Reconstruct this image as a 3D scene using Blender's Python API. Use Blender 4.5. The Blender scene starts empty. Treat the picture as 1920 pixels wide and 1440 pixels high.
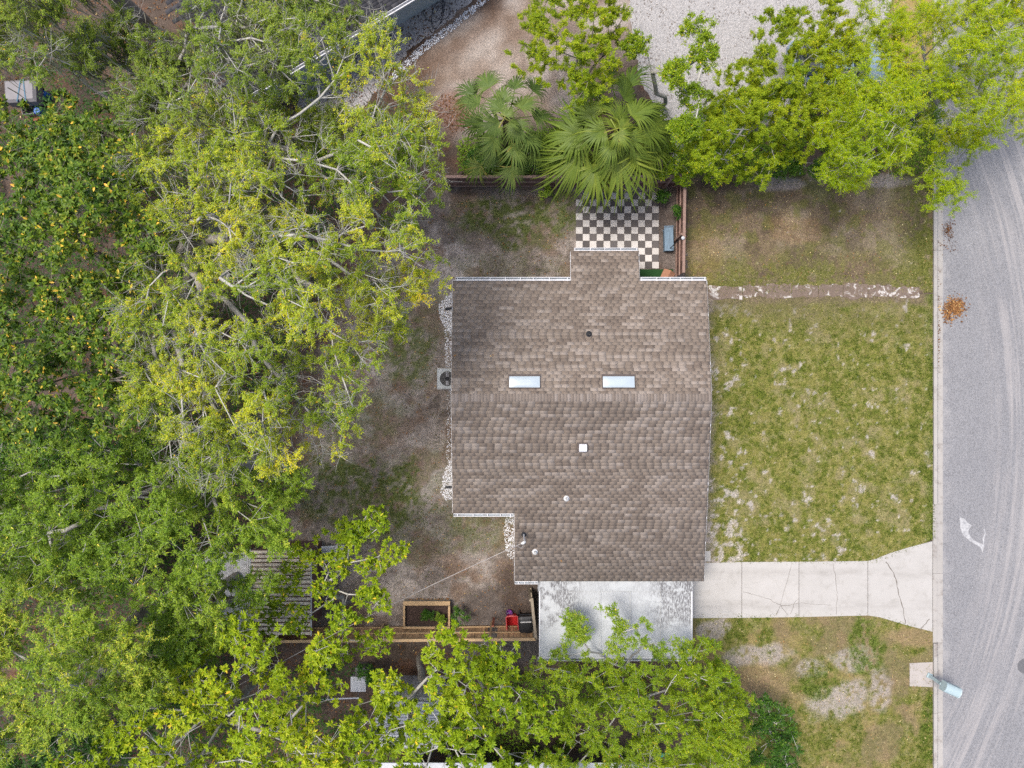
import bpy, bmesh, math, random
import numpy as np
from mathutils import Vector, Matrix

random.seed(11)
rng = np.random.default_rng(11)
scene = bpy.context.scene
COL = scene.collection
R = math.radians

# ------------------------------------------------------------------ camera, sky, sun, exposure
H, F = 31.7, 1331.0            # drone height above the ground (m), focal length in survey pixels
cam_d = bpy.data.cameras.new('camera')
cam = bpy.data.objects.new('camera', cam_d)
COL.objects.link(cam)
cam.location = (0, 0, H)
cam.rotation_euler = (0, 0, 0)
cam_d.sensor_fit = 'HORIZONTAL'
cam_d.sensor_width = 36.0
cam_d.lens = F / 1920 * 36.0
cam_d.clip_start = 0.1
cam_d.clip_end = 2000
scene.camera = cam

world = bpy.data.worlds.new('World')
scene.world = world
world.use_nodes = True
wn = world.node_tree
bg = wn.nodes['Background']
sky = wn.nodes.new('ShaderNodeTexSky')
sky.sky_type = 'NISHITA'
sky.sun_disc = False
SUN_EL, SUN_AZ = 70.0, -68.0   # degrees; azimuth from north (+Y), clockwise
sky.sun_elevation = R(SUN_EL)
sky.sun_rotation = R(SUN_AZ)
sky.air_density = 1.0
sky.dust_density = 4.0
sky.ozone_density = 0.6
wn.links.new(sky.outputs[0], bg.inputs[0])
bg.inputs[1].default_value = 0.105
sun_d = bpy.data.lights.new('sun', 'SUN')
sun_d.energy = 1.5
sun_d.angle = R(17)
sun_d.color = (1.0, 0.955, 0.9)
sun = bpy.data.objects.new('sun', sun_d)
COL.objects.link(sun)
sd_ = Vector((math.sin(R(SUN_AZ)) * math.cos(R(SUN_EL)), math.cos(R(SUN_AZ)) * math.cos(R(SUN_EL)), math.sin(R(SUN_EL))))
sun.rotation_euler = sd_.to_track_quat('Z', 'Y').to_euler()
vs = scene.view_settings
vs.view_transform = 'Standard'
vs.look = 'None'
vs.gamma = 1.0
vs.use_curve_mapping = False
vs.exposure = 1.55
cy = scene.cycles
cy.use_denoising = False
cy.max_bounces = 6
cy.diffuse_bounces = 4
cy.glossy_bounces = 2
cy.transmission_bounces = 4
cy.transparent_max_bounces = 4
cy.use_adaptive_sampling = False

# ------------------------------------------------------------------ helpers
def plan(px, py, z=0.0):
    """survey pixel of the aerial photograph -> world point at height z"""
    k = (H - z) / F
    return np.array([(px - 960) * k, (720 - py) * k, z])

def PV(px, py, z=0.0):
    return Vector(plan(px, py, z))

def tag(o, label=None, cat=None, group=None, kind=None):
    if label: o['label'] = label
    if cat: o['category'] = cat
    if group: o['group'] = group
    if kind: o['kind'] = kind
    return o

def empty(name, loc, rz=0.0, label=None, cat=None, group=None, kind=None):
    o = bpy.data.objects.new(name, None)
    o.empty_display_size = 0.2
    COL.objects.link(o)
    o.location = loc
    o.rotation_euler = (0, 0, rz)
    bpy.context.view_layer.update()
    return tag(o, label, cat, group, kind)

def link(name, me, parent=None, loc=(0, 0, 0), rot=(0, 0, 0), m=None, smooth=False):
    o = bpy.data.objects.new(name, me)
    COL.objects.link(o)
    o.location = loc
    o.rotation_euler = rot
    if parent is not None:
        o.parent = parent
    if m is not None and not me.materials:
        me.materials.append(m)
    return o

def hash01(ix, iy, seed):
    n = (ix.astype(np.int64) * 374761393 + iy.astype(np.int64) * 668265263 + seed * 974634777) & 0x7fffffff
    n = ((n ^ (n >> 13)) * 1274126177) & 0x7fffffff
    n = n ^ (n >> 16)
    return (n & 0xffff) / 65535.0

def vnoise(x, y, s, seed=0):
    x = np.asarray(x) * s; y = np.asarray(y) * s
    ix = np.floor(x); iy = np.floor(y)
    fx = x - ix; fy = y - iy
    fx = fx * fx * (3 - 2 * fx); fy = fy * fy * (3 - 2 * fy)
    a = hash01(ix, iy, seed); b = hash01(ix + 1, iy, seed)
    c = hash01(ix, iy + 1, seed); d = hash01(ix + 1, iy + 1, seed)
    return (a * (1 - fx) + b * fx) * (1 - fy) + (c * (1 - fx) + d * fx) * fy

def fbm(x, y, s, seed=0, o=4):
    t = 0; a = 0.5; n = 0
    for i in range(o):
        t = t + a * vnoise(x, y, s * 2 ** i, seed + i * 17); n += a; a *= 0.55
    return t / n

def sstep(a, b, x):
    t = np.clip((x - a) / (b - a), 0, 1)
    return t * t * (3 - 2 * t)

def poly_sd(x, y, poly):
    """signed distance to a polygon, positive inside"""
    x = np.asarray(x, float); y = np.asarray(y, float)
    d2 = np.full(x.shape, 1e18); ins = np.zeros(x.shape, bool)
    n = len(poly)
    for i in range(n):
        ax, ay = poly[i][:2]; bx, by = poly[(i + 1) % n][:2]
        ex, ey = bx - ax, by - ay
        wx, wy = x - ax, y - ay
        t = np.clip((wx * ex + wy * ey) / (ex * ex + ey * ey + 1e-12), 0, 1)
        d2 = np.minimum(d2, (wx - ex * t) ** 2 + (wy - ey * t) ** 2)
        c = ((ay <= y) & (by > y)) | ((by <= y) & (ay > y))
        xi = ax + (y - ay) / (by - ay + 1e-12) * ex
        ins ^= c & (x < xi)
    d = np.sqrt(d2)
    return np.where(ins, d, -d)

def wpoly(pts, z=0.0):
    return [plan(a, b, z)[:2] for a, b in pts]

def np_mesh(name, verts, faces, t=None, col=None, m=None, smooth=False):
    """faces: list of int arrays (n, k)"""
    me = bpy.data.meshes.new(name)
    verts = np.asarray(verts, np.float32)
    me.vertices.add(len(verts))
    me.vertices.foreach_set('co', verts.ravel())
    faces = [np.asarray(f, np.int32) for f in faces if len(f)]
    idx = np.concatenate([f.ravel() for f in faces])
    tot = np.concatenate([np.full(len(f), f.shape[1], np.int32) for f in faces])
    start = np.concatenate([[0], np.cumsum(tot)[:-1]]).astype(np.int32)
    me.loops.add(len(idx)); me.loops.foreach_set('vertex_index', idx)
    me.polygons.add(len(tot)); me.polygons.foreach_set('loop_start', start)
    if smooth:
        me.polygons.foreach_set('use_smooth', np.ones(len(tot), bool))
    me.update(calc_edges=True)
    if t is not None:
        a = me.attributes.new('t', 'FLOAT', 'POINT'); a.data.foreach_set('value', np.asarray(t, np.float32))
    if col is not None:
        c4 = np.ones((len(verts), 4), np.float32); c4[:, :3] = col
        a = me.attributes.new('Col', 'FLOAT_COLOR', 'POINT'); a.data.foreach_set('color', c4.ravel())
    if m is not None:
        me.materials.append(m)
    return me

class MB:
    """collects simple solids for ONE mesh"""
    def __init__(s):
        s.v = []; s.f = []
    def add(s, vs, fs):
        n = len(s.v); s.v += [tuple(v) for v in vs]; s.f += [tuple(i + n for i in f) for f in fs]
        return s
    def box(s, c, d, mat=None, bev=0.0):
        x, y, z = d[0] / 2, d[1] / 2, d[2] / 2
        if bev > 0:
            b = min(bev, x * .9, y * .9, z * .9)
            prof = [(-z, b), (-z + b, 0), (z - b, 0), (z, b)]
            vs = []
            for zz, ins in prof:
                xx, yy = x - ins, y - ins
                vs += [(-xx, -yy, zz), (xx, -yy, zz), (xx, yy, zz), (-xx, yy, zz)]
            fs = [(3, 2, 1, 0), (12, 13, 14, 15)]
            for k in range(3):
                for i in range(4):
                    a = k * 4 + i; b2 = k * 4 + (i + 1) % 4
                    fs.append((a, b2, b2 + 4, a + 4))
        else:
            vs = [(-x, -y, -z), (x, -y, -z), (x, y, -z), (-x, y, -z), (-x, -y, z), (x, -y, z), (x, y, z), (-x, y, z)]
            fs = [(3, 2, 1, 0), (4, 5, 6, 7), (0, 1, 5, 4), (1, 2, 6, 5), (2, 3, 7, 6), (3, 0, 4, 7)]
        out = []
        for v in vs:
            v = Vector(v)
            if mat is not None: v = mat @ v
            out.append(v + Vector(c))
        return s.add(out, fs)
    def hull(s, lo, hi):
        """prism between two equal polygons (lists of 3d points)"""
        n = len(lo)
        fs = [tuple(range(n - 1, -1, -1)), tuple(range(n, 2 * n))]
        fs += [(i, (i + 1) % n, n + (i + 1) % n, n + i) for i in range(n)]
        return s.add(list(lo) + list(hi), fs)
    def tube(s, pts, r, n=8, cap=True):
        pts = [Vector(p) for p in pts]
        rs = r if isinstance(r, (list, tuple)) else [r] * len(pts)
        vs = []
        up = Vector((0.13, 0.21, 1)).normalized()
        for i, p in enumerate(pts):
            d = (pts[min(i + 1, len(pts) - 1)] - pts[max(i - 1, 0)]).normalized()
            a = d.cross(up)
            if a.length < 1e-3: a = d.cross(Vector((1, 0, 0)))
            a.normalize(); b = d.cross(a)
            for k in range(n):
                w = 2 * math.pi * k / n
                vs.append(p + (a * math.cos(w) + b * math.sin(w)) * rs[i])
        fs = []
        for i in range(len(pts) - 1):
            for k in range(n):
                fs.append((i * n + k, i * n + (k + 1) % n, (i + 1) * n + (k + 1) % n, (i + 1) * n + k))
        if cap:
            fs += [tuple(range(n - 1, -1, -1)), tuple(range((len(pts) - 1) * n, len(pts) * n))]
        return s.add(vs, fs)
    def lathe(s, c, prof, n=20):
        vs = []
        for r, z in prof:
            for k in range(n):
                w = 2 * math.pi * k / n
                vs.append((c[0] + r * math.cos(w), c[1] + r * math.sin(w), c[2] + z))
        fs = []
        for i in range(len(prof) - 1):
            for k in range(n):
                fs.append((i * n + k, i * n + (k + 1) % n, (i + 1) * n + (k + 1) % n, (i + 1) * n + k))
        fs += [tuple(range(n - 1, -1, -1)), tuple(range((len(prof) - 1) * n, len(prof) * n))]
        return s.add(vs, fs)
    def mesh(s, name, m=None, smooth=False):
        me = bpy.data.meshes.new(name)
        me.from_pydata(s.v, [], s.f)
        bm = bmesh.new(); bm.from_mesh(me); bmesh.ops.recalc_face_normals(bm, faces=bm.faces); bm.to_mesh(me); bm.free()
        if smooth:
            me.polygons.foreach_set('use_smooth', [True] * len(me.polygons))
        if m: me.materials.append(m)
        me.update()
        return me
    def build(s, name, m, parent=None, loc=(0, 0, 0), rot=(0, 0, 0), smooth=False):
        return link(name, s.mesh(name, m, smooth), parent, loc, rot)

def rotm(ax, deg):
    return Matrix.Rotation(R(deg), 3, ax)

# ------------------------------------------------------------------ materials
class NT:
    def __init__(s, name):
        s.m = bpy.data.materials.new(name); s.m.use_nodes = True
        s.t = s.m.node_tree; s.n = s.t.nodes; s.l = s.t.links
        s.b = s.n['Principled BSDF']; s.out = s.n['Material Output']
    def new(s, typ, **kw):
        n = s.n.new(typ)
        for k, v in kw.items(): setattr(n, k, v)
        return n
    def set(s, sock, v):
        if hasattr(v, 'is_output'): s.l.new(v, sock)
        else: sock.default_value = v
    def pos(s):
        return s.new('ShaderNodeNewGeometry').outputs['Position']
    def objc(s):
        return s.new('ShaderNodeTexCoord').outputs['Object']
    def noise(s, vec, scale, detail=3, rough=.55, dist=0.0):
        n = s.new('ShaderNodeTexNoise'); s.set(n.inputs['Vector'], vec)
        n.inputs['Scale'].default_value = scale; n.inputs['Detail'].default_value = detail
        n.inputs['Roughness'].default_value = rough; n.inputs['Distortion'].default_value = dist
        return n.outputs['Fac']
    def voro(s, vec, scale, feature='F1'):
        n = s.new('ShaderNodeTexVoronoi', feature=feature); s.set(n.inputs['Vector'], vec)
        n.inputs['Scale'].default_value = scale
        return n
    def math(s, op, a, b=0.0, clamp=False):
        n = s.new('ShaderNodeMath', operation=op, use_clamp=clamp); s.set(n.inputs[0], a); s.set(n.inputs[1], b)
        return n.outputs[0]
    def ramp(s, fac, stops, interp='LINEAR'):
        n = s.new('ShaderNodeValToRGB'); s.set(n.inputs[0], fac)
        cr = n.color_ramp; cr.interpolation = interp
        while len(cr.elements) < len(stops): cr.elements.new(0.5)
        for e, (p, c) in zip(cr.elements, stops):
            e.position = p
            e.color = (c, c, c, 1) if not isinstance(c, (tuple, list)) else (*c, 1)
        return n.outputs[0]
    def mix(s, fac, a, b, blend='MIX'):
        n = s.new('ShaderNodeMix', data_type='RGBA', blend_type=blend)
        s.set(n.inputs[0], fac)
        for sock, v in ((n.inputs[6], a), (n.inputs[7], b)):
            if isinstance(v, tuple): sock.default_value = (*v, 1)
            else: s.set(sock, v)
        return n.outputs[2]
    def attr(s, name, out='Fac'):
        return s.new('ShaderNodeAttribute', attribute_name=name).outputs[out]
    def orand(s):
        return s.new('ShaderNodeObjectInfo').outputs['Random']
    def sep(s, vec):
        n = s.new('ShaderNodeSeparateXYZ'); s.l.new(vec, n.inputs[0]); return n.outputs
    def scalev(s, vec, v):
        n = s.new('ShaderNodeVectorMath', operation='MULTIPLY'); s.l.new(vec, n.inputs[0]); n.inputs[1].default_value = v
        return n.outputs[0]
    def bump(s, h, dist=.01, strength=.6):
        n = s.new('ShaderNodeBump'); s.set(n.inputs['Height'], h)
        n.inputs['Distance'].default_value = dist; n.inputs['Strength'].default_value = strength
        s.l.new(n.outputs[0], s.b.inputs['Normal'])
    def fin(s, col, rough=.8, spec=.3, metal=0.0, k=.85):
        col = s.mix(1.0, col, (k, k, k), 'MULTIPLY') if k != 1 else col
        if isinstance(col, tuple): s.b.inputs['Base Color'].default_value = (*col, 1)
        else: s.l.new(col, s.b.inputs['Base Color'])
        s.set(s.b.inputs['Roughness'], rough); s.b.inputs['Specular IOR Level'].default_value = spec
        s.b.inputs['Metallic'].default_value = metal
        return s.m

def simple(name, col, rough=.7, var=.18, scale=5.0, bump=0.0, spec=.3, metal=0.0, orand=0.0, stretch=None, dirt=None, dirtamt=.5):
    g = NT(name)
    p = g.pos()
    if stretch: p = g.scalev(p, stretch)
    n = g.noise(p, scale, 5, .65)
    f = g.ramp(n, [(.25, 1 - var), (.75, 1 + var)])
    c = g.mix(1.0, col, f, 'MULTIPLY')
    if dirt:
        d = g.ramp(g.noise(g.pos(), scale * .6 + 1.3, 6, .7), [(.45, 0.0), (.7, dirtamt)])
        c = g.mix(d, c, dirt)
    if orand:
        r = g.ramp(g.orand(), [(0, 1 - orand), (1, 1 + orand)])
        c = g.mix(1.0, c, r, 'MULTIPLY')
    if bump: g.bump(g.noise(p, scale * 5, 4, .6), bump, .6)
    return g.fin(c, rough, spec, metal)

def leaf_mat(name, stops, trans=.35, rough=.45, spec=.35):
    spec *= .4; rough += .08
    g = NT(name)
    t = g.attr('t')
    c = g.ramp(t, stops)
    g.fin(c, rough, spec, k=1)
    tr = g.new('ShaderNodeBsdfTranslucent')
    c2 = g.mix(1.0, c, (1.2, 1.2, .4), 'MULTIPLY')
    g.l.new(c2, tr.inputs['Color'])
    mx = g.new('ShaderNodeMixShader'); mx.inputs[0].default_value = trans
    g.l.new(g.b.outputs[0], mx.inputs[1]); g.l.new(tr.outputs[0], mx.inputs[2])
    g.l.new(mx.outputs[0], g.out.inputs['Surface'])
    return g.m

def bark_mat(name, thin, thick, spots):
    g = NT(name)
    t = g.attr('t')                       # limb girth
    c = g.ramp(t, [(0.0, thin), (1.0, thick)])
    n = g.noise(g.pos(), 9, 5, .7)
    c = g.mix(g.ramp(n, [(.5, 0.0), (.66, .75)]), c, spots)
    c = g.mix(1.0, c, g.ramp(g.noise(g.pos(), 40, 3), [(.3, .65), (.7, 1.25)]), 'MULTIPLY')
    g.bump(g.noise(g.pos(), 30, 4), .02, .7)
    return g.fin(c, .9, .15)

def ground_mat(name):
    g = NT(name)
    c = g.attr('Col', 'Color')
    p = g.pos()
    a = g.ramp(g.noise(p, 3.0, 5, .6), [(.3, .86), (.7, 1.14)])
    b = g.ramp(g.noise(p, 14, 5, .75), [(.3, .55), (.7, 1.45)])
    d = g.ramp(g.noise(p, 55, 2, .7), [(.32, .62), (.68, 1.38)])
    c = g.mix(1.0, c, a, 'MULTIPLY'); c = g.mix(1.0, c, b, 'MULTIPLY'); c = g.mix(1.0, c, d, 'MULTIPLY')
    g.bump(g.noise(p, 30, 5, .7), .05, .7)
    return g.fin(c, .95, .1)

def asphalt_mat():
    g = NT('asphalt')
    p = g.pos(); x, y, z = g.sep(p)
    c = g.mix(g.noise(p, .35, 5, .6), (.160, .160, .169), (.222, .220, .225))
    v = g.voro(p, 34); sp = g.ramp(v.outputs['Color'], [(.0, .55), (.55, 1.0), (.93, 1.15), (1.0, 1.8)])
    c = g.mix(1.0, c, sp, 'MULTIPLY')
    c = g.mix(1.0, c, g.ramp(g.noise(p, 60, 3, .7), [(.3, .75), (.7, 1.25)]), 'MULTIPLY')
    # pale dust lines swept by turning tyres: rings round a far point
    cx, cyy = plan(464, 800)[:2]
    dx = g.math('SUBTRACT', x, float(cx)); dy = g.math('SUBTRACT', y, float(cyy))
    r = g.math('SQRT', g.math('ADD', g.math('MULTIPLY', dx, dx), g.math('MULTIPLY', dy, dy)))
    comb = g.new('ShaderNodeCombineXYZ'); g.l.new(r, comb.inputs[0]); comb.inputs[1].default_value = 3.7
    g.l.new(g.math('MULTIPLY', y, .03), comb.inputs[2])
    s1 = g.ramp(g.noise(comb.outputs[0], 3.4, 3, .75), [(.47, 0.0), (.62, 1.0)])
    k = (H / F)
    band = g.ramp(g.math('DIVIDE', g.math('SUBTRACT', r, 1380 * k), 260 * k), [(0, 0.0), (.2, .55), (.6, .55), (.85, 0.0)])
    fade = g.ramp(g.noise(p, .5, 3), [(.3, .45), (.6, 1.0)])
    st = g.math('MULTIPLY', g.math('MULTIPLY', s1, band), fade)
    c = g.mix(st, c, (.31, .29, .28))
    # sandy wash along the kerb
    ed = g.math('SUBTRACT', x, float(plan(1768, 0)[0]))
    w = g.math('ADD', g.math('MULTIPLY', ed, .7), g.math('MULTIPLY', g.noise(p, 1.3, 5, .7), 1.6))
    c = g.mix(g.ramp(w, [(.55, .7), (1.3, 0.0)]), c, (.29, .28, .275))
    g.bump(g.voro(p, 45).outputs['Distance'], .01, .5)
    return g.fin(c, .85, .25)

def shingle_mat(name, stops, stain=(.085, .075, .07), south=True):
    g = NT(name)
    t = g.attr('t'); p = g.pos(); x, y, z = g.sep(p)
    c = g.ramp(t, stops)
    c = g.mix(1.0, c, g.ramp(g.noise(p, 55, 3, .7), [(.3, .8), (.7, 1.2)]), 'MULTIPLY')
    c = g.mix(1.0, c, g.ramp(g.noise(p, .7, 4, .6), [(.3, .9), (.7, 1.1)]), 'MULTIPLY')
    if south:
        # algae growth: along the tree side, and streaks running to the lower eave
        sx = g.ramp(g.math('DIVIDE', g.math('ADD', x, 2.5), 4.5), [(0, .32), (1, 0.0)])
        ny = g.ramp(g.math('DIVIDE', g.math('ADD', y, .2), 4.5), [(0, .35), (1, 1.0)])
        sy = g.ramp(g.math('DIVIDE', g.math('ADD', y, 8.2), 3.3), [(0, .62), (.35, .38), (1, 0.0)])
        strk = g.ramp(g.noise(g.scalev(p, (5.0, .55, 1.0)), 1.6, 5, .7), [(.3, .35), (.62, 1.0)])
        blot = g.ramp(g.noise(p, .9, 6, .7), [(.32, .25), (.6, 1.0)])
        a = g.math('MULTIPLY', g.math('MULTIPLY', sx, ny), blot)
        b = g.math('MULTIPLY', sy, strk)
        c = g.mix(g.math('MAXIMUM', a, b), c, stain)
    g.bump(g.noise(p, 90, 3, .7), .006, .5)
    return g.fin(c, .9, .15)

def gravel_mat(name, a, b, dark, scale=26.0, darkness=.3):
    g = NT(name)
    p = g.pos()
    v = g.voro(p, scale)
    c = g.ramp(g.sep(v.outputs['Color'])[0], [(0, a), (1, b)])
    n = g.math('ADD', g.math('MULTIPLY', g.sep(v.outputs['Color'])[1], .8), g.math('MULTIPLY', g.noise(p, .8, 5, .6), .5))
    c = g.mix(g.ramp(n, [(darkness, 1.0), (darkness + .06, 0.0)]), c, dark)
    e = g.ramp(v.outputs['Distance'], [(.3, 1.0), (.8, .78)])
    c = g.mix(1.0, c, e, 'MULTIPLY')
    g.bump(g.math('SUBTRACT', 1.0, v.outputs['Distance']), .03, .8)
    return g.fin(c, .85, .2)

def walk_mat():
    g = NT('broken_concrete')
    p = g.pos()
    n = g.noise(p, 2.3, 9, .70, .9)
    x = g.sep(p)[0]
    n = g.math('SUBTRACT', n, g.ramp(g.math('DIVIDE', g.math('SUBTRACT', x, 8.0), 9.0), [(0, .0), (.35, .05), (.6, .075), (1, .03)]))
    m2 = g.ramp(n, [(.495, 0.0), (.54, 1.0)])
    dirt = g.mix(g.noise(p, 5, 5, .7), (.085, .062, .048), (.20, .155, .125))
    dirt = g.mix(1.0, dirt, g.ramp(g.noise(p, 50, 3), [(.3, .6), (.7, 1.4)]), 'MULTIPLY')
    conc = g.mix(g.noise(p, 9, 4), (.36, .335, .31), (.48, .455, .43))
    c = g.mix(m2, dirt, conc)
    g.bump(g.noise(p, 30, 4), .02, .6)
    return g.fin(c, .9, .15)

def conc_mat(name, a, b, stain, amt=.5, orand=.05, tracks=None):
    g = NT(name)
    p = g.pos()
    c = g.mix(g.noise(p, 1.2, 6, .65), a, b)
    c = g.mix(g.ramp(g.noise(p, 2.3, 7, .72), [(.52, 0.0), (.75, amt)]), c, stain)
    c = g.mix(1.0, c, g.ramp(g.noise(p, 50, 3, .7), [(.3, .92), (.7, 1.08)]), 'MULTIPLY')
    if tracks:                              # rubber worn into the two wheel lines
        y = g.sep(p)[1]
        dist = g.math('ABSOLUTE', g.math('SUBTRACT', g.math('ABSOLUTE', g.math('SUBTRACT', y, tracks)), .70))
        w = g.math('MULTIPLY', g.ramp(dist, [(.05, 1.0), (.32, 0.0)]), g.ramp(g.noise(g.scalev(p, (.4, 1.5, 1)), 1.5, 5, .7), [(.38, 0.0), (.62, .38)]))
        c = g.mix(w, c, (.21, .195, .175))
    c = g.mix(1.0, c, g.ramp(g.orand(), [(0, 1 - orand), (1, 1 + orand)]), 'MULTIPLY')
    g.bump(g.noise(p, 60, 4), .005, .4)
    return g.fin(c, .85, .2)

def painted_roof_mat():
    g = NT('weathered_white_paint')
    p = g.pos(); x, y, z = g.sep(p)
    c = g.mix(g.noise(p, 1.6, 5), (.36, .375, .38), (.43, .445, .45))
    # mildew: patches at both ends of the panels, worn in streaks along the fall
    xs = g.math('ABSOLUTE', g.math('SUBTRACT', x, 4.28))
    ends = g.ramp(g.math('DIVIDE', xs, 3.2), [(.40, .32), (.60, 1.0)])
    ys = g.ramp(g.math('DIVIDE', g.math('ADD', y, 11.4), 3.2), [(.3, .1), (.5, .9), (1, 1.0)])
    st = g.noise(g.scalev(p, (9, 2.6, 1)), 2.2, 6, .8)
    bl = g.noise(p, 1.1, 5, .6)
    k = g.math('MULTIPLY', g.math('MULTIPLY', ends, ys), g.ramp(bl, [(.40, .25), (.46, 1.0)]))
    k = g.math('MULTIPLY', k, g.ramp(st, [(.42, 0.08), (.54, .95)]))
    k2 = g.math('MULTIPLY', g.ramp(g.noise(p, 3.4, 7, .8), [(.54, 0.0), (.70, .55)]), g.ramp(bl, [(.45, .15), (.7, 1.0)]))
    c = g.mix(g.math('MAXIMUM', k, k2), c, (.088, .084, .087))
    return g.fin(c, .55, .3)

M = {}
M['ground'] = ground_mat('soil_and_turf')
M['asphalt'] = asphalt_mat()
SH = [(0, (.140, .112, .092)), (.25, (.166, .134, .110)), (.5, (.184, .150, .123)), (.75, (.204, .169, .142)), (1, (.252, .214, .185))]
M['shingle'] = shingle_mat('taupe_shingle', SH)
M['deck'] = simple('roof_felt', (.05, .042, .038), .95)
M['dark_shingle'] = shingle_mat('slate_shingle', [(0, (.035, .035, .040)), (1, (.075, .073, .08))], south=False)
M['concrete'] = conc_mat('driveway_concrete', (.325, .312, .290), (.385, .370, .350), (.265, .25, .225), .8, tracks=float(plan(0, 1105)[1]))
M['kerb'] = conc_mat('kerb_concrete', (.262, .246, .226), (.345, .328, .306), (.13, .105, .09), .9)
M['pad'] = conc_mat('weathered_concrete', (.26, .235, .215), (.37, .34, .315), (.16, .14, .12), .7)
M['walk'] = walk_mat()
M['crack'] = simple('crack_dirt', (.12, .105, .09), .95)
M['gravel'] = gravel_mat('white_gravel', (.28, .27, .262), (.37, .355, .345), (.15, .13, .115), 17.0, .26)
M['gravel_p'] = gravel_mat('pinkish_gravel', (.33, .31, .305), (.44, .415, .405), (.12, .095, .085), 16.0, .34)
M['stone'] = simple('white_stone', (.66, .66, .68), .8, .25, 14, orand=0)
M['white'] = simple('white_aluminium', (.55, .55, .56), .45, .06, 4, dirt=(.35, .33, .31), dirtamt=.3)
M['gutter_in'] = simple('gutter_bed', (.24, .28, .32), .5, .4, 8, dirt=(.10, .085, .07), dirtamt=.8)
M['wall'] = simple('beige_stucco', (.42, .38, .32), .9, .08, 8, bump=.01)
M['skylight'] = simple('skylight_acrylic', (.32, .375, .41), .25, .04, 3, spec=.5)
M['flash'] = simple('dark_flashing', (.075, .06, .055), .7, .3, 12)
M['vent'] = simple('galvanised_vent', (.62, .62, .63), .35, .05, 6)
M['pipe'] = simple('grey_pipe', (.5, .5, .5), .5, .15, 9)
M['black'] = simple('black_plastic', (.012, .013, .016), .42, .3, 6, spec=.4)
M['blackrub'] = simple('dark_rubber', (.02, .02, .022), .8)
M['paintroof'] = painted_roof_mat()
M['cedar'] = simple('fresh_pine_board', (.56, .34, .175), .75, .35, 9, orand=.3, stretch=(1, 1, .25), dirt=(.12, .085, .055), dirtamt=.6)
M['pine'] = simple('pale_pine_rail', (.40, .27, .145), .7, .2, 8, orand=.12)
M['oldwood'] = simple('brown_weathered_board', (.165, .092, .072), .85, .35, 9, orand=.3, stretch=(1, 1, .3))
M['oldrail'] = simple('faded_brown_rail', (.235, .155, .125), .85, .25, 9, orand=.12)
M['greywood'] = simple('grey_weathered_timber', (.28, .23, .17), .85, .3, 9, orand=.15)
M['pav_w'] = simple('pale_paver', (.50, .475, .45), .8, .08, 12, orand=.09, dirt=(.34, .30, .26), dirtamt=.35)
M['pav_d'] = simple('charcoal_paver', (.088, .080, .080), .85, .35, 26, orand=.22, dirt=(.14, .115, .085), dirtamt=.5)
M['turf'] = simple('artificial_turf', (.012, .05, .012), .95, .4, 40)
M['bench'] = simple('blue_grey_cover', (.125, .185, .245), .6, .3, 5, stretch=(4, 1, 1))
M['red'] = simple('red_plastic', (.55, .018, .02), .4, .2, 8)
M['pink'] = simple('faded_red_rim', (.62, .13, .13), .5, .1, 8)
M['purple'] = simple('purple_plastic', (.20, .04, .28), .5)
M['soil'] = simple('planter_soil', (.055, .035, .028), .95, .5, 14, bump=.03)
M['straw'] = simple('orange_straw', (.42, .20, .06), .9, .4, 20)
M['steel'] = simple('pale_steel', (.5, .5, .52), .4, .1, 6, metal=.6)
M['ac'] = simple('grey_cabinet', (.36, .38, .38), .5, .08, 6)
M['rib'] = simple('galvanised_sheet', (.44, .44, .45), .5, .18, 5, orand=.1, dirt=(.20, .17, .145), dirtamt=.6)
M['slatroof'] = simple('weathered_roof_slat', (.60, .515, .42), .7, .22, 6, orand=.14, dirt=(.20, .15, .12), dirtamt=.6)
M['slatgap'] = simple('brown_underlay', (.13, .085, .06), .9, .4, 8)
M['cwhite'] = simple('white_metal_roof', (.43, .44, .46), .5, .1, 4, dirt=(.3, .28, .26), dirtamt=.4)
M['mail'] = simple('pale_blue_plastic', (.30, .38, .40), .45, .07, 7)
M['maildoor'] = simple('mailbox_front', (.40, .48, .50), .45, .07, 7)
M['iron'] = simple('manhole_iron', (.10, .10, .105), .7, .25, 18, bump=.01)
M['splash'] = simple('white_paint_spill', (.34, .34, .34), .7, .25, 9, dirt=(.20, .20, .21), dirtamt=.9)
M['blue'] = simple('blue_plastic', (.012, .085, .30), .4, .2, 6)
M['navy'] = simple('blue_strap', (.02, .09, .15), .5)
M['terr'] = simple('terracotta_plastic', (.30, .09, .05), .7)
M['greyp'] = simple('grey_cover', (.17, .16, .165), .6, .15, 4)
M['teal'] = simple('teal_plastic', (.02, .32, .30), .4)
M['carpaint'] = simple('blue_grey_car_paint', (.20, .27, .36), .25, .05, 2, spec=.5)
M['glass'] = simple('dark_glass', (.02, .025, .03), .08, .05, 2, spec=.6)
M['hose'] = simple('dark_hose', (.04, .045, .06), .5)
M['path'] = conc_mat('pale_walkway', (.34, .365, .375), (.41, .435, .445), (.33, .34, .34), .4)
M['wood_roof'] = simple('little_roof_cedar', (.30, .15, .09), .7, .2, 12)
M['cable'] = simple('cable_sheath', (.30, .28, .27), .6)

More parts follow.
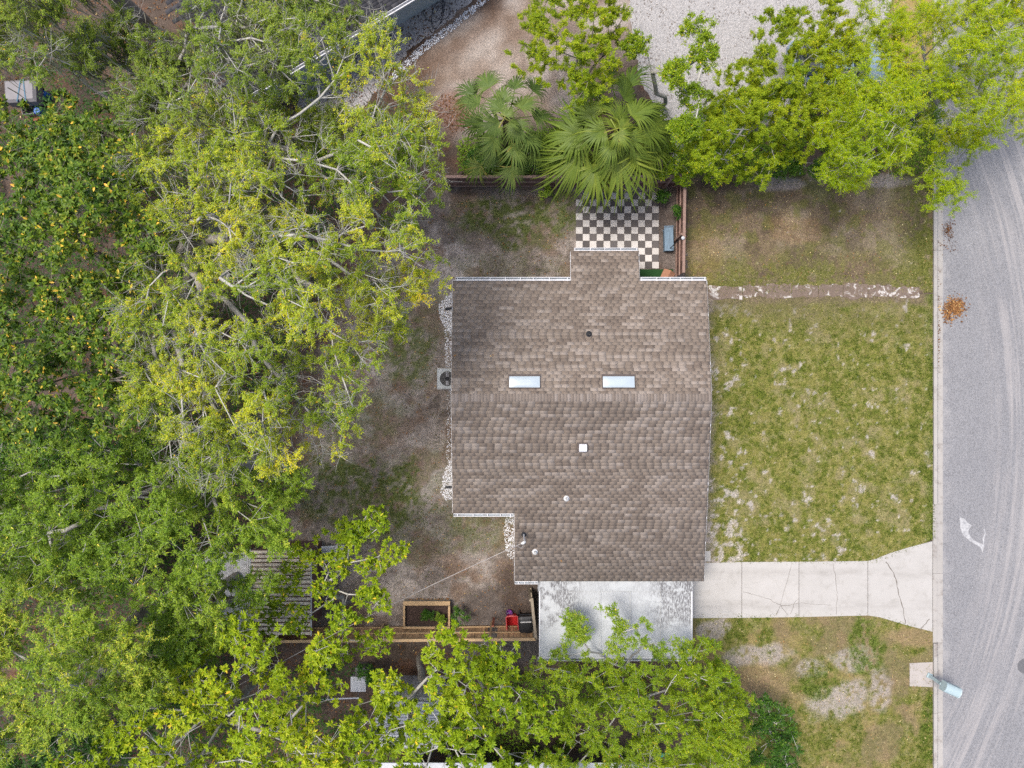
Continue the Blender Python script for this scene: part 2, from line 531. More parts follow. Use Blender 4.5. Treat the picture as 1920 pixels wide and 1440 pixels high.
LEAF = dict(
 oak=leaf_mat('live_oak_leaf', [(0, (0.088, 0.152, 0.011)), (.25, (0.164, 0.243, 0.018)), (.5, (0.277, 0.346, 0.025)), (.72, (0.479, 0.474, 0.028)), (.9, (0.702, 0.542, 0.028)), (1, (0.772, 0.346, 0.025))]),
 moss_oak=leaf_mat('mossy_oak_leaf', [(0, (0.079, 0.130, 0.017)), (.4, (0.161, 0.231, 0.025)), (.75, (0.255, 0.316, 0.036)), (.94, (0.397, 0.380, 0.043)), (1, (0.659, 0.359, 0.043))]),
 magnolia=leaf_mat('magnolia_leaf', [(0, (0.030, 0.071, 0.007)), (.4, (0.065, 0.122, 0.009)), (.7, (0.131, 0.186, 0.013)), (.88, (0.240, 0.259, 0.020)), (.95, (0.496, 0.356, 0.034)), (1, (0.801, 0.429, 0.070))], .22, .36, .5),
 laurel=leaf_mat('laurel_leaf', [(0, (0.062, 0.125, 0.009)), (.4, (0.128, 0.214, 0.015)), (.75, (0.222, 0.301, 0.024)), (.93, (0.390, 0.408, 0.037)), (1, (0.667, 0.530, 0.064))], .3, .4, .4),
 lime=leaf_mat('lime_green_leaf', [(0, (0.091, 0.163, 0.006)), (.4, (0.200, 0.285, 0.009)), (.75, (0.327, 0.390, 0.015)), (.93, (0.491, 0.464, 0.028)), (1, (0.764, 0.464, 0.037))], .38, .38, .4),
 fine=leaf_mat('fine_bright_leaf', [(0, (0.120, 0.202, 0.006)), (.4, (0.236, 0.333, 0.007)), (.75, (0.355, 0.416, 0.008)), (.95, (0.537, 0.449, 0.013)), (1, (0.677, 0.412, 0.019))], .42, .5, .3),
 olive=leaf_mat('olive_green_leaf', [(0, (0.091, 0.162, 0.006)), (.4, (0.195, 0.261, 0.008)), (.75, (0.309, 0.349, 0.010)), (.95, (0.456, 0.416, 0.018)), (1, (0.594, 0.395, 0.031))], .33, .45, .3),
 dark=leaf_mat('deep_green_leaf', [(0, (0.014, 0.047, 0.005)), (.5, (0.032, 0.090, 0.009)), (.9, (0.073, 0.153, 0.013)), (1, (0.144, 0.200, 0.019))], .25, .4, .4),
 palm=leaf_mat('palm_leaf', [(0, (0.049, 0.085, 0.013)), (.5, (0.103, 0.150, 0.020)), (.85, (0.170, 0.204, 0.026)), (1, (0.292, 0.221, 0.051))], .28, .38, .45),
 palm_blue=leaf_mat('blue_palm_leaf', [(0, (0.035, 0.066, 0.013)), (.5, (0.076, 0.120, 0.025)), (.85, (0.125, 0.166, 0.035)), (1, (0.238, 0.204, 0.044))], .25, .36, .5),
 grass=leaf_mat('grass_blade', [(0, (.040, .062, .010)), (.35, (.085, .112, .016)), (.65, (.140, .148, .028)), (.85, (.22, .19, .07)), (1, (.34, .29, .16))], .25, .7, .15),
 litter=leaf_mat('dead_leaf', [(0, (.07, .032, .015)), (.35, (.16, .075, .03)), (.65, (.28, .14, .05)), (.88, (.42, .29, .12)), (1, (.55, .48, .25))], .1, .7, .2),
 moss=leaf_mat('spanish_moss_strand', [(0, (.13, .125, .10)), (1, (.30, .29, .24))], .2, .9, .1),
)
M['bark'] = bark_mat('lichen_bark', (.40, .385, .35), (.22, .195, .165), (.40, .41, .36))
M['bark_b'] = bark_mat('brown_bark', (.28, .24, .19), (.19, .155, .125), (.29, .28, .235))
M['palmbark'] = bark_mat('palm_bark', (.16, .11, .07), (.16, .11, .07), (.24, .19, .13))

# ------------------------------------------------------------------ ground
def blob(X, Y, px, py, rx, ry, seed, amp=.5):
    """soft irregular patch, 0..1, centre and radii in survey pixels"""
    c = plan(px, py); k = H / F
    d = np.sqrt(((X - c[0]) / (rx * k)) ** 2 + ((Y - c[1]) / (ry * k)) ** 2)
    d = d + (fbm(X, Y, .9, seed, 4) - .5) * 2 * amp
    return 1 - sstep(.55, 1.1, d)

C = lambda *a: np.array(a)[None, :]
def lerp(a, b, t):
    return a * (1 - t[:, None]) + b * t[:, None]

def ground_col(X, Y, zone):
    n1 = fbm(X, Y, .8, 3); n2 = fbm(X, Y, 2.6, 9); n3 = fbm(X, Y, 6.5, 21, 3); n4 = fbm(X, Y, 1.5, 33, 5)
    k = H / F
    px = X / k + 960; py = 720 - Y / k
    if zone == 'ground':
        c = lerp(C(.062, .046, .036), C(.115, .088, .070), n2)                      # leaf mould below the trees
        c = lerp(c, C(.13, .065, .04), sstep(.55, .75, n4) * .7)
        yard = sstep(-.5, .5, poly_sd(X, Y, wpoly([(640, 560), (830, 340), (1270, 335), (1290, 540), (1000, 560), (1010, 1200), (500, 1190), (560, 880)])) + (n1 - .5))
        dirt = lerp(C(.158, .130, .110), C(.265, .230, .206), sstep(.3, .7, n1 * .5 + n2 * .5))
        dirt = lerp(dirt, C(.30, .265, .245), np.maximum(blob(X, Y, 815, 900, 40, 60, 31, .5), blob(X, Y, 840, 500, 60, 40, 37, .5)) * .6)
        dirt = lerp(dirt, C(.075, .062, .054), sstep(.58, .72, n4) * .6)
        g = np.zeros_like(X)
        for b in [(965, 415, 120, 62, .95), (1040, 400, 60, 60, .8), (765, 650, 80, 90, .75), (810, 560, 40, 40, .3), (690, 920, 140, 95, .9), (820, 880, 50, 90, .35), (600, 900, 90, 90, .6),
                  (890, 995, 80, 50, .5), (700, 780, 70, 60, .4), (960, 500, 110, 30, .28), (800, 1010, 90, 50, .35)]:
            g = np.maximum(g, blob(X, Y, *b[:4], 51 + int(b[0]), .55) * b[4])
        g = g * sstep(.30, .60, n2 * .4 + n3 * .6)
        dirt = lerp(dirt, C(.125, .075, .045), sstep(.50, .66, fbm(X, Y, 1.2, 211, 4)) * .55)
        dirt = dirt * (.72 + .56 * fbm(X, Y, 5.5, 223, 3))[:, None]
        dirt = lerp(dirt, lerp(C(.052, .070, .022), C(.108, .122, .040), n3), np.clip(g * 1.15, 0, 1))
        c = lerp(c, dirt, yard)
        # yard soil patches; the first two are shade painted into the colour
        c = lerp(c, C(.055, .040, .033), blob(X, Y, 985, 1110, 60, 80, 5, .5) * .75)  # shade under the eave by the carport gate, painted into the soil
        c = lerp(c, C(.058, .047, .042), blob(X, Y, 900, 1150, 60, 50, 8, .5) * .6)  # shadow on the east side of the bush, painted into the soil
        c = lerp(c, C(.115, .105, .100), blob(X, Y, 940, 1225, 110, 45, 15, .4) * .8)
        c = lerp(c, C(.080, .062, .054), blob(X, Y, 1250, 440, 50, 110, 6, .4) * .7)
        # north neighbour's sandy plot
        lot = sstep(-.6, .6, poly_sd(X, Y, wpoly([(770, 90), (920, -60), (1220, -60), (1180, 150), (1000, 260), (840, 240)])) + (n1 - .5) * 1.2)
        tan = lerp(C(.20, .155, .125), C(.31, .27, .24), sstep(.35, .65, n1))
        tan = lerp(tan, C(.125, .082, .055), sstep(.5, .68, n4) * .6)
        c = lerp(c, tan, lot)
        c = lerp(c, C(.105, .062, .040), np.clip(1 - np.abs(poly_sd(X, Y, wpoly([(700, 165), (760, 105), (910, -10), (930, 30), (800, 130), (720, 200)]))) / .7, 0, 1) * .75)
        c = lerp(c, C(.155, .07, .045), blob(X, Y, 850, 205, 60, 40, 7, .4) * .7)
        vg = sstep(-.3, .3, poly_sd(X, Y, wpoly([(1668, -80), (1756, -80), (1756, 340), (1668, 340)])) + (n2 - .5) * .4)
        c = lerp(c, lerp(C(.22, .165, .06), C(.30, .23, .10), n3), vg)
        c = lerp(c, lerp(C(.12, .13, .04), C(.2, .18, .08), n2), sstep(28, 60, np.hypot(X, Y)))
        return c
    n7 = fbm(X, Y, 8.5, 131, 2)
    gr = lerp(lerp(C(.070, .092, .014), C(.115, .132, .022), n3), C(.160, .143, .045), sstep(.30, .66, n2 * .45 + n7 * .55) * .85)
    n6 = fbm(X, Y, 5.5, 71, 3)
    gr = lerp(gr, C(.062, .086, .014), sstep(.54, .74, n6) * .32); gr = lerp(gr, C(.20, .178, .09), sstep(.44, .28, n6) * .4)
    sand = lerp(C(.27, .24, .215), C(.36, .33, .31), n3)
    brown = lerp(C(.105, .078, .050), C(.165, .122, .080), n3)
    straw = C(.235, .165, .085)
    if zone == 'front':
        c = gr
        # bare sand shows in small flecks, most of all along the house and toward the drive
        dens = .24 * sstep(1440, 1330, px) + .20 * sstep(850, 1040, py) * sstep(1700, 1500, px) + .14 + .12 * (n1 - .5)
        n5 = fbm(X, Y, 4.6, 81, 3)
        fl = .85 * sstep(.775 - dens * .42, .86 - dens * .42, n5 * .72 + n4 * .28 + .06)
        c = lerp(c, lerp(C(.17, .135, .085), C(.215, .175, .11), n2), sstep(.52, .68, n4) * .4)
        c = lerp(c, sand, fl)
        c = lerp(c, lerp(C(.09, .066, .048), C(.17, .125, .095), n3), sstep(576, 560, py + (n2 - .5) * 26) * .9)
        c = lerp(c, C(.10, .088, .042), sstep(660, 560, py) * (.25 + .5 * sstep(.4, .6, n1)))
        c = lerp(c, lerp(C(.155, .12, .098), C(.27, .235, .215), n2), sstep(1346, 1326, px + (n2 - .5) * 40) * .7)
        c = lerp(c, C(.070, .110, .014), sstep(1728, 1745, px) * .6 * sstep(.35, .55, n2))
        return c * 1.1
    if zone == 'side':
        c = lerp(brown, lerp(C(.155, .125, .085), C(.21, .165, .12), n2), sstep(.42, .66, n1))
        c = lerp(c, C(.072, .054, .038), sstep(.50, .64, fbm(X, Y, 1.1, 411, 5)) * .6 * sstep(1700, 1600, px))
        c = lerp(c, lerp(C(.09, .066, .048), C(.17, .125, .095), n3), sstep(516, 532, py + (n2 - .5) * 26) * .9)
        g = np.maximum(sstep(440, 520, py) * .85, sstep(1640, 1730, px) * .95) * sstep(.30, .58, n1 * .5 + n3 * .5)
        g = np.maximum(g, sstep(.52, .66, n4) * .55)
        c = lerp(c, lerp(C(.085, .092, .022), C(.125, .128, .030), n3), g)
        c = lerp(c, C(.24, .14, .062), np.maximum(blob(X, Y, 1320, 480, 40, 60, 4, .5), blob(X, Y, 1490, 430, 60, 30, 12, .9)) * .22)
        c = lerp(c, C(.255, .22, .20), np.maximum(blob(X, Y, 1660, 340, 60, 16, 9, .5), blob(X, Y, 1470, 345, 60, 14, 10, .5)) * .75)
        c = lerp(c, C(.060, .042, .035), np.maximum(blob(X, Y, 1350, 345, 70, 16, 19, .5), blob(X, Y, 1580, 348, 40, 14, 22, .5)) * .8)
        c = lerp(c, sand, sstep(.82, .9, n3 * .7 + n2 * .3 + .05))
        return c
    if zone == 'lower':
        c = lerp(gr, straw, sstep(.48, .68, n4) * .5)
        c = lerp(c, C(.155, .11, .075), sstep(.52, .66, fbm(X, Y, .55, 77)) * .5)
        s = np.zeros_like(X)
        for b in [(1425, 1228, 60, 26), (1600, 1240, 42, 26), (1560, 1310, 60, 40), (1525, 1250, 34, 20), (1650, 1290, 22, 44), (1590, 1300, 42, 26), (1340, 1180, 40, 22)]:
            s = np.maximum(s, blob(X, Y, *b, 60 + b[0], .7))
        s = s * sstep(.3, .52, n2 * .5 + n3 * .5)
        c = lerp(c, C(.28, .245, .222), s * .78)
        c = lerp(c, C(.235, .155, .10), np.maximum(blob(X, Y, 1700, 1195, 55, 26, 90, .5), blob(X, Y, 1420, 1280, 70, 60, 91, .5)) * .6)
        c = lerp(c, C(.080, .125, .014), np.maximum.reduce([blob(X, Y, 1620, 1215, 40, 54, 92, .9), blob(X, Y, 1530, 1280, 36, 46, 93, .9), blob(X, Y, 1740, 1360, 18, 90, 94, .4)]) * .8 * sstep(.36, .56, n2 * .5 + n3 * .5))
        return c

def ground_sheet(name, zone, pts, step, z, far=False):
    if far:
        fx = np.arange(-26, 26.01, step); fy = np.arange(-20, 20.01, step)
        gx = np.concatenate([[-700, -250, -90, -45, -32], fx, [32, 45, 90, 250, 700]])
        gy = np.concatenate([[-700, -250, -90, -45, -27], fy, [27, 45, 90, 250, 700]])
    else:
        P = np.array(wpoly(pts))
        gx = np.arange(P[:, 0].min(), P[:, 0].max() + step, step); gy = np.arange(P[:, 1].min(), P[:, 1].max() + step, step)
    X, Y = np.meshgrid(gx, gy); nx, ny = len(gx), len(gy)
    X = X.ravel(); Y = Y.ravel()
    i = (np.arange(ny - 1)[:, None] * nx + np.arange(nx - 1)[None, :]).ravel()
    f = np.stack([i, i + 1, i + nx + 1, i + nx], 1)
    if not far:
        cx = X[f].mean(1); cyv = Y[f].mean(1)
        f = f[poly_sd(cx, cyv, wpoly(pts)) > 0]
        used, inv = np.unique(f.ravel(), return_inverse=True)
        X = X[used]; Y = Y[used]; f = inv.reshape(-1, 4)
    Z = np.full_like(X, z)
    if not far:
        Z = Z + fbm(X, Y, 1.3, 5) * .02
    me = np_mesh(name, np.stack([X, Y, Z], 1), [f], col=ground_col(X, Y, zone), m=M['ground'], smooth=True)
    o = link(name, me)
    return tag(o, kind='structure')

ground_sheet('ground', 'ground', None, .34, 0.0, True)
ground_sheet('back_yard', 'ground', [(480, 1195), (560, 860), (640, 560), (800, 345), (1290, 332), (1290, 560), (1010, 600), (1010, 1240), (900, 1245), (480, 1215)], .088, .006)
FRONT = [(1300, 552), (1752, 552), (1752, 1010), (1640, 1056), (1320, 1056), (1300, 1000)]
SIDE = [(1284, 325), (1756, 325), (1752, 549), (1284, 549)]
LOWER = [(1290, 1150), (1640, 1150), (1752, 1180), (1756, 1480), (1310, 1480), (1290, 1300)]
ground_sheet('front_lawn', 'front', FRONT, .066, .006)
ground_sheet('side_lawn', 'side', SIDE, .055, .006)
ground_sheet('lower_lawn', 'lower', LOWER, .055, .006)

def in_poly_points(pts, n, z=0.0):
    P = np.array(wpoly(pts, z)); lo, hi = P.min(0), P.max(0)
    out = []
    tot = 0
    while tot < n:
        q = rng.uniform(lo, hi, (n * 2, 2)); q = q[poly_sd(q[:, 0], q[:, 1], wpoly(pts, z)) > 0]
        out.append(q); tot += len(q)
    return np.concatenate(out)[:n]

def grass_blades(name, pts, zone, n, label, lo=.05, hi=.14, z=.008, tshift=0.0, keep=None):
    q = in_poly_points(pts, n)
    col = ground_col(q[:, 0], q[:, 1], zone)
    green = (col[:, 1] - col[:, 0]) / (col.sum(1) + 1e-6)      # where grass grows
    pr = np.clip(.25 + 6 * (green + .02), .06, 1)
    k = rng.random(n) < pr
    if keep is not None: k &= keep(q)
    q = q[k]; green = green[k]; m = len(q)
    L = rng.uniform(lo, hi, m); a = rng.uniform(0, 2 * np.pi, m); el = rng.uniform(.15, 1.1, m)
    d = np.stack([np.cos(a) * np.cos(el), np.sin(a) * np.cos(el), np.sin(el)], 1)
    w = rng.uniform(.008, .018, m)
    s = np.stack([-np.sin(a), np.cos(a), 0 * a], 1)
    b = np.concatenate([q, np.full((m, 1), z)], 1)
    V = np.stack([b - s * w[:, None], b + s * w[:, None], b + d * L[:, None]], 1).reshape(-1, 3)
    t = np.clip(.50 - green * 3.5 + rng.normal(0, .27, m) + tshift, 0, 1)
    o = link(name, np_mesh(name, V, [np.arange(3 * m).reshape(-1, 3)], t=np.repeat(t, 3), m=LEAF['grass']))
    return tag(o, label, 'grass', kind='stuff')

grass_blades('grass', FRONT, 'front', 150000, 'short yellow-green grass of the lawn between house and road')
grass_blades('grass', SIDE, 'side', 70000, 'thin brownish grass of the lawn above the broken path')
grass_blades('grass', LOWER, 'lower', 80000, 'patchy grass of the lawn below the concrete driveway')
yard_pts = [(640, 560), (840, 350), (1075, 350), (1075, 520), (840, 540), (840, 950), (960, 970), (960, 1120), (560, 1160), (560, 880)]
grass_blades('grass', yard_pts, 'ground', 60000, 'dark thin grass in the bare back yard', tshift=-.25)

# ------------------------------------------------------------------ road, kerb, driveway, path
def sheet(name, pts, z, m, parent=None, kind='structure', th=.0):
    P = [Vector((*plan(a, b)[:2], z)) for a, b in pts]
    mb = MB()
    if th:
        mb.hull([p - Vector((0, 0, th)) for p in P], P)
    else:
        mb.add(P, [tuple(range(len(P)))])
    o = mb.build(name, m, parent)
    if not th and o.data.polygons[0].normal.z < 0: o.data.flip_normals()
    return tag(o, kind=kind) if kind else o

kx0, kx1 = plan(1748.5, 0)[0], plan(1767.5, 0)[0]
mb = MB(); mb.add([(kx1 - .1, -400, .004), (kx1 + 9.5, -400, .004), (kx1 + 9.5, 400, .004), (kx1 - .1, 400, .004)], [(0, 1, 2, 3)])
tag(mb.build('road', M['asphalt']), kind='structure')
kerb = empty('kerb', (0, 0, 0), kind='structure')
ys = [-60, 120, 283, 470, 690, 945, 1075, 1205, 1336, 1500]
drop_a, drop_b = 1005, 1195
for a, b in zip(ys[:-1], ys[1:]):
    y0, y1 = plan(0, a)[1] - .006, plan(0, b)[1] + .006
    hh = .035 if (a >= 945 and b <= 1205) else .11
    pr = [(kx0, 0), (kx1, 0), (kx1, .012), (kx1 - .22, .022), (kx1 - .30, hh), (kx0, hh)]
    mb = MB(); mb.hull([(x, y0, z) for x, z in pr], [(x, y1, z) for x, z in pr])
    mb.build('kerb_segment', M['kerb'], kerb)
for y0, y1 in ((plan(0, -60)[1] + .01, 80), (-80, plan(0, 1500)[1] - .01)):
    mb = MB(); mb.hull([(x, y0, z) for x, z in pr[:4] + [(kx1 - .3, .11), (kx0, .11)]], [(x, y1, z) for x, z in pr[:4] + [(kx1 - .3, .11), (kx0, .11)]])
    mb.build('kerb_segment', M['kerb'], kerb)

drive = empty('driveway', plan(1500, 1105), kind='structure')
def kid(o, parent):
    o.parent = parent; o.matrix_parent_inverse = parent.matrix_world.inverted(); return o
edges = [(1008, 1056, 1158), (1298, 1056, 1158.5), (1390.5, 1053.5, 1158), (1497.5, 1053, 1156.5), (1626.5, 1051.5, 1153.5)]
for i in range(len(edges) - 1):
    a, b = edges[i], edges[i + 1]; g = .45
    kid(sheet('concrete_slab', [(a[0] + g, a[1]), (b[0] - g, b[1]), (b[0] - g, b[2]), (a[0] + g, a[2])], .035, M['concrete'], kind=None, th=.08), drive)
fl = [(1627, 1051.5), (1640, 1048), (1668, 1037), (1700, 1027), (1730, 1019), (1747.5, 1014.5), (1747.5, 1184), (1736, 1181), (1700, 1172), (1650, 1157), (1627, 1153.5)]
kid(sheet('concrete_slab', fl, .035, M['concrete'], kind=None, th=.08), drive)
kid(sheet('concrete_slab', [(1315, 1033), (1332, 1033), (1332, 1052), (1315, 1052)], .03, M['concrete'], kind=None, th=.08), drive)
def crack(pts, w0, parent, z=.0385):
    out = []
    for (x0, y0), (x1, y1) in zip(pts[:-1], pts[1:]):
        n = max(2, int(math.hypot(x1 - x0, y1 - y0) / 5))
        for i in range(n):
            t = i / n
            out.append((x0 + (x1 - x0) * t + random.uniform(-1, 1), y0 + (y1 - y0) * t + random.uniform(-1, 1)))
    out.append(pts[-1])
    W = [Vector(plan(*p)) for p in out]
    vs, fs = [], []
    for i, p in enumerate(W):
        d = (W[min(i + 1, len(W) - 1)] - W[max(i - 1, 0)]).normalized(); s = Vector((-d.y, d.x, 0))
        w = w0 * random.uniform(.5, 1.3) * .5
        vs += [(p.x - s.x * w, p.y - s.y * w, z), (p.x + s.x * w, p.y + s.y * w, z)]
        if i: fs.append((2 * i - 2, 2 * i, 2 * i + 1, 2 * i - 1))
    mb = MB(); mb.add(vs, fs)
    kid(mb.build('crack', M['crack'], None), parent)
crack([(1660, 1053), (1676, 1075), (1684, 1110), (1692, 1140), (1697, 1169)], .035, drive)
crack([(1455, 1153), (1463, 1136), (1480, 1134), (1497, 1130)], .022, drive)
crack([(1393, 1109), (1440, 1122), (1463, 1134), (1477, 1153)], .016, drive)
crack([(1484, 1055), (1476, 1085), (1468, 1110), (1463, 1134)], .012, drive)
crack([(1482, 1150), (1490, 1128), (1497, 1122)], .014, drive)
crack([(1560, 1054), (1566, 1080), (1569, 1115), (1567, 1152)], .016, drive)
crack([(1724, 1180), (1735, 1168), (1742, 1160)], .03, drive)
crack([(1500, 1130), (1530, 1132), (1558, 1134)], .010, drive)

walk = empty('garden_path', plan(1525, 546), kind='structure')
wx = [1318, 1392, 1436, 1484, 1534, 1580, 1627, 1672, 1724]
for i in range(8):
    j = [random.uniform(-3, 3) for _ in range(4)]
    xs_ = [wx[i] + .6 + (wx[i + 1] - wx[i] - 1.2) * q_ / 7 for q_ in range(8)]
    ol = [(x_, 535 + j[0] + random.uniform(-2.6, 2.6)) for x_ in xs_] + [(x_, 558 + j[2] + random.uniform(-2.6, 2.6)) for x_ in xs_[::-1]]
    kid(sheet('path_slab', ol, .030 + random.uniform(-.006, .006), M['walk'], kind=None, th=.07), walk)

pad = sheet('mailbox_pad', [(1705, 1243), (1748, 1241), (1748, 1288), (1705, 1286)], .03, M['pad'], th=.08)

# checkerboard patio: every paver a piece
patio = empty('patio', plan(1157, 430), kind='structure')
tx0, ty0, ts = 1079.5, 361.0, 12.98
pv = {}
for kname in ('pav_w', 'pav_d'):
    mbp = MB(); s_ = ts * H / F - .012
    mbp.box((0, 0, 0), (s_, s_, .05), bev=.006); pv[kname] = mbp.mesh('paver', M[kname])
for r in range(12):
    for c in range(12):
        if r >= 8 and c < 8: continue
        if r == 0 and c < 1: continue
        if r >= 11: continue
        w = (r + c) % 2 == 1
        p = plan(tx0 + (c + .5) * ts, ty0 + (r + .5) * ts)
        o = link('paver', pv['pav_w' if w else 'pav_d'], None, (p[0], p[1], .012 + random.uniform(-.004, .004)), (random.uniform(-.008, .008), random.uniform(-.008, .008), random.uniform(-.02, .02)))
        kid(o, patio)
tag(sheet('turf_mat', [(1180, 505), (1262, 505), (1258, 530), (1180, 530)], .02, M['turf'], kind=None, th=.018), 'dark green artificial turf mat beside the checkerboard paving', 'mat')

# road marks: spilled paint, manhole
def splat(name, pts, z, m, label, cat):
    P = [plan(a, b) for a, b in pts]
    mb = MB(); mb.add([(p[0], p[1], z) for p in P] + [(P[0][0], P[0][1], z)], [tuple(range(len(P)))])
    o = mb.build(name, m)
    if o.data.polygons[0].normal.z < 0: o.data.flip_normals()
    return tag(o, label, cat)
sp = splat('paint_spill', [(1799, 970), (1808, 972), (1814, 980), (1822, 985), (1818, 990), (1815, 996), (1819, 1006), (1826, 1013), (1836, 1018), (1843, 1021), (1842, 1010), (1846, 1000), (1843, 992), (1846, 991), (1848, 1000), (1845, 1012), (1845, 1024), (1842, 1036), (1838, 1026), (1828, 1020), (1818, 1014), (1808, 1006), (1803, 998), (1800, 988)], .0085, M['splash'], 'white paint spill dried on the grey asphalt', 'paint spill')
k = H / F
mb = MB(); mb.lathe(plan(1922, 1249), [(.02, .0), (.34, .0), (.34, .012), (.30, .016), (.02, .016)], 28)
tag(mb.build('manhole_cover', M['iron'], None), 'round grey manhole cover set in the asphalt', 'manhole cover')

# gravel of the northern neighbour
def gravel_sheet(name, pts, z, m):
    # ragged outline
    P = []
    for (x0, y0), (x1, y1) in zip(pts, pts[1:] + pts[:1]):
        n = max(1, int(math.hypot(x1 - x0, y1 - y0) / 7))
        for i in range(n):
            P.append((x0 + (x1 - x0) * i / n + random.uniform(-3.2, 3.2), y0 + (y1 - y0) * i / n + random.uniform(-3.2, 3.2)))
    return sheet(name, P, z, m)
gravel_sheet('gravel_path', [(905, -14), (870, 12), (840, 40), (795, 72), (765, 98), (725, 140), (690, 190), (640, 235), (560, 225), (560, 150), (690, 60), (800, -14)], .010, M['gravel_p'])
gravel_sheet('gravel_yard', [(1170, -60), (1672, -60), (1670, 20), (1660, 60), (1655, 150), (1540, 190), (1440, 240), (1330, 270), (1270, 280), (1200, 150)], .010, M['gravel'])

def stones(name, pts_w, label, r0=.018, r1=.04, m='stone', z=.0):
    n = len(pts_w)
    base = np.array([[1, 0, 0], [0, 1, 0], [-1, 0, 0], [0, -1, 0], [.1, .1, .75], [0, 0, -.4]])
    fc = np.array([[0, 1, 4], [1, 2, 4], [2, 3, 4], [3, 0, 4], [1, 0, 5], [2, 1, 5], [3, 2, 5], [0, 3, 5]])
    r = rng.uniform(r0, r1, n)
    v = base[None] * rng.uniform(.7, 1.3, (n, 6, 3)) * r[:, None, None]
    a = rng.uniform(0, 6.28, n); ca, sa = np.cos(a)[:, None], np.sin(a)[:, None]
    v = np.stack([v[..., 0] * ca - v[..., 1] * sa, v[..., 0] * sa + v[..., 1] * ca, v[..., 2]], -1)
    v[..., 0] += pts_w[:, 0:1]; v[..., 1] += pts_w[:, 1:2]; v[..., 2] += z + (r * .3)[:, None]
    f = (np.arange(n)[:, None, None] * 6 + fc[None]).reshape(-1, 3)
    o = link(name, np_mesh(name, v.reshape(-1, 3), [f], m=M[m]))
    return tag(o, label, 'gravel', kind='stuff')
bed = np.concatenate([
    in_poly_points([(848, 548), (836, 556), (822, 572), (824, 592), (832, 612), (850, 630)], 1100),
    in_poly_points([(834, 605), (834, 690), (862, 690), (862, 600)], 620),
    in_poly_points([(838, 728), (837, 880), (862, 880), (862, 728)], 560),
    in_poly_points([(842, 862), (830, 895), (826, 925), (836, 938), (860, 936), (862, 870)], 900)])
stones('gravel_bed', bed, 'white stones of the gravel bed along the house wall beside the air conditioner')
stones('gravel_bed', in_poly_points([(950, 965), (944, 990), (948, 1030), (954, 1048), (975, 1046), (975, 965)], 700), 'white stones of the short gravel bed in the house corner by the overhead cable')
e1 = in_poly_points([(915, -14), (878, 16), (846, 44), (800, 76), (770, 102), (728, 146), (740, 150), (780, 112), (812, 86), (856, 52), (890, 24), (925, -8)], 800)
stones('gravel_edge', e1, 'loose stones along the ragged edge of the pale gravel strip', .02, .05)

def litter(name, q, z, label, lo=.05, hi=.12, tm=.5, ts=.28):
    n = len(q)
    L = rng.uniform(lo, hi, n); w = L * rng.uniform(.3, .5, n); a = rng.uniform(0, 6.28, n)
    d = np.stack([np.cos(a), np.sin(a), rng.normal(0, .25, n)], 1); s = np.stack([-np.sin(a), np.cos(a), rng.normal(0, .25, n)], 1)
    zz = z if hasattr(z, '__len__') else np.full(n, z)
    b = np.concatenate([q, zz[:, None]], 1)
    V = np.stack([b, b + d * (L * .45)[:, None] + s * (w / 2)[:, None] + [0, 0, .012], b + d * L[:, None], b + d * (L * .45)[:, None] - s * (w / 2)[:, None] + [0, 0, .012]], 1).reshape(-1, 3)
    i = np.arange(n)[:, None] * 4
    t = np.clip(rng.normal(tm, ts, n), 0, 1)
    o = link(name, np_mesh(name, V, [i + np.array([0, 1, 2]), i + np.array([0, 2, 3])], t=np.repeat(t, 4), m=LEAF['litter']))
    return tag(o, label, 'leaf litter', kind='stuff')
litter('fallen_leaves', in_poly_points([(640, 570), (830, 350), (1070, 350), (1070, 520), (840, 540), (836, 940), (960, 980), (1000, 1180), (520, 1190), (560, 880)], 2600), .02, 'scattered dry leaves on the bare soil of the back yard', .04, .10, .42, .26)
litter('fallen_leaves', in_poly_points([(0, 0), (820, 0), (760, 240), (560, 900), (520, 1180), (1000, 1215), (1000, 1500), (-60, 1500), (-60, 0)], 16000), .02, 'thick brown leaf litter under the trees', .06, .15, .3)
litter('fallen_leaves', in_poly_points([(830, 175), (880, 190), (900, 235), (850, 250), (815, 215)], 420), .02, 'rust coloured leaf litter beside the blue-green palm', .05, .12, .25, .12)
litter('fallen_leaves', in_poly_points([(1290, 330), (1748, 330), (1748, 545), (1290, 545)], 380), .03, 'dry leaves lying on the brownish lawn above the path', .04, .09, .7)
litter('fallen_leaves', in_poly_points([(1310, 1160), (1740, 1190), (1748, 1440), (1380, 1440)], 300), .03, 'dry leaves lying on the patchy lawn below the driveway', .04, .09, .75)
def gauss_px(px, py, sx, sy, n):
    k = H / F; c = plan(px, py)
    return np.stack([rng.normal(c[0], sx * k, n), rng.normal(c[1], sy * k, n)], 1)
litter('leaf_heap', np.concatenate([gauss_px(1790, 576, 9, 8, 520), gauss_px(1776, 590, 5, 8, 120)]), rng.uniform(.015, .06, 640), 'small heap of rusty pine straw on the road beside the kerb', .06, .16, .42, .22)
litter('leaf_heap', np.concatenate([gauss_px(1777, 430, 5, 9, 160), gauss_px(1752, 450, 5, 25, 60), gauss_px(1779, 463, 8, 7, 40), gauss_px(1757, 640, 3, 30, 150), gauss_px(1755, 560, 4, 50, 150)]), .03, 'dark leaf debris scattered in the gutter and on the kerb', .03, .10, .12, .12)

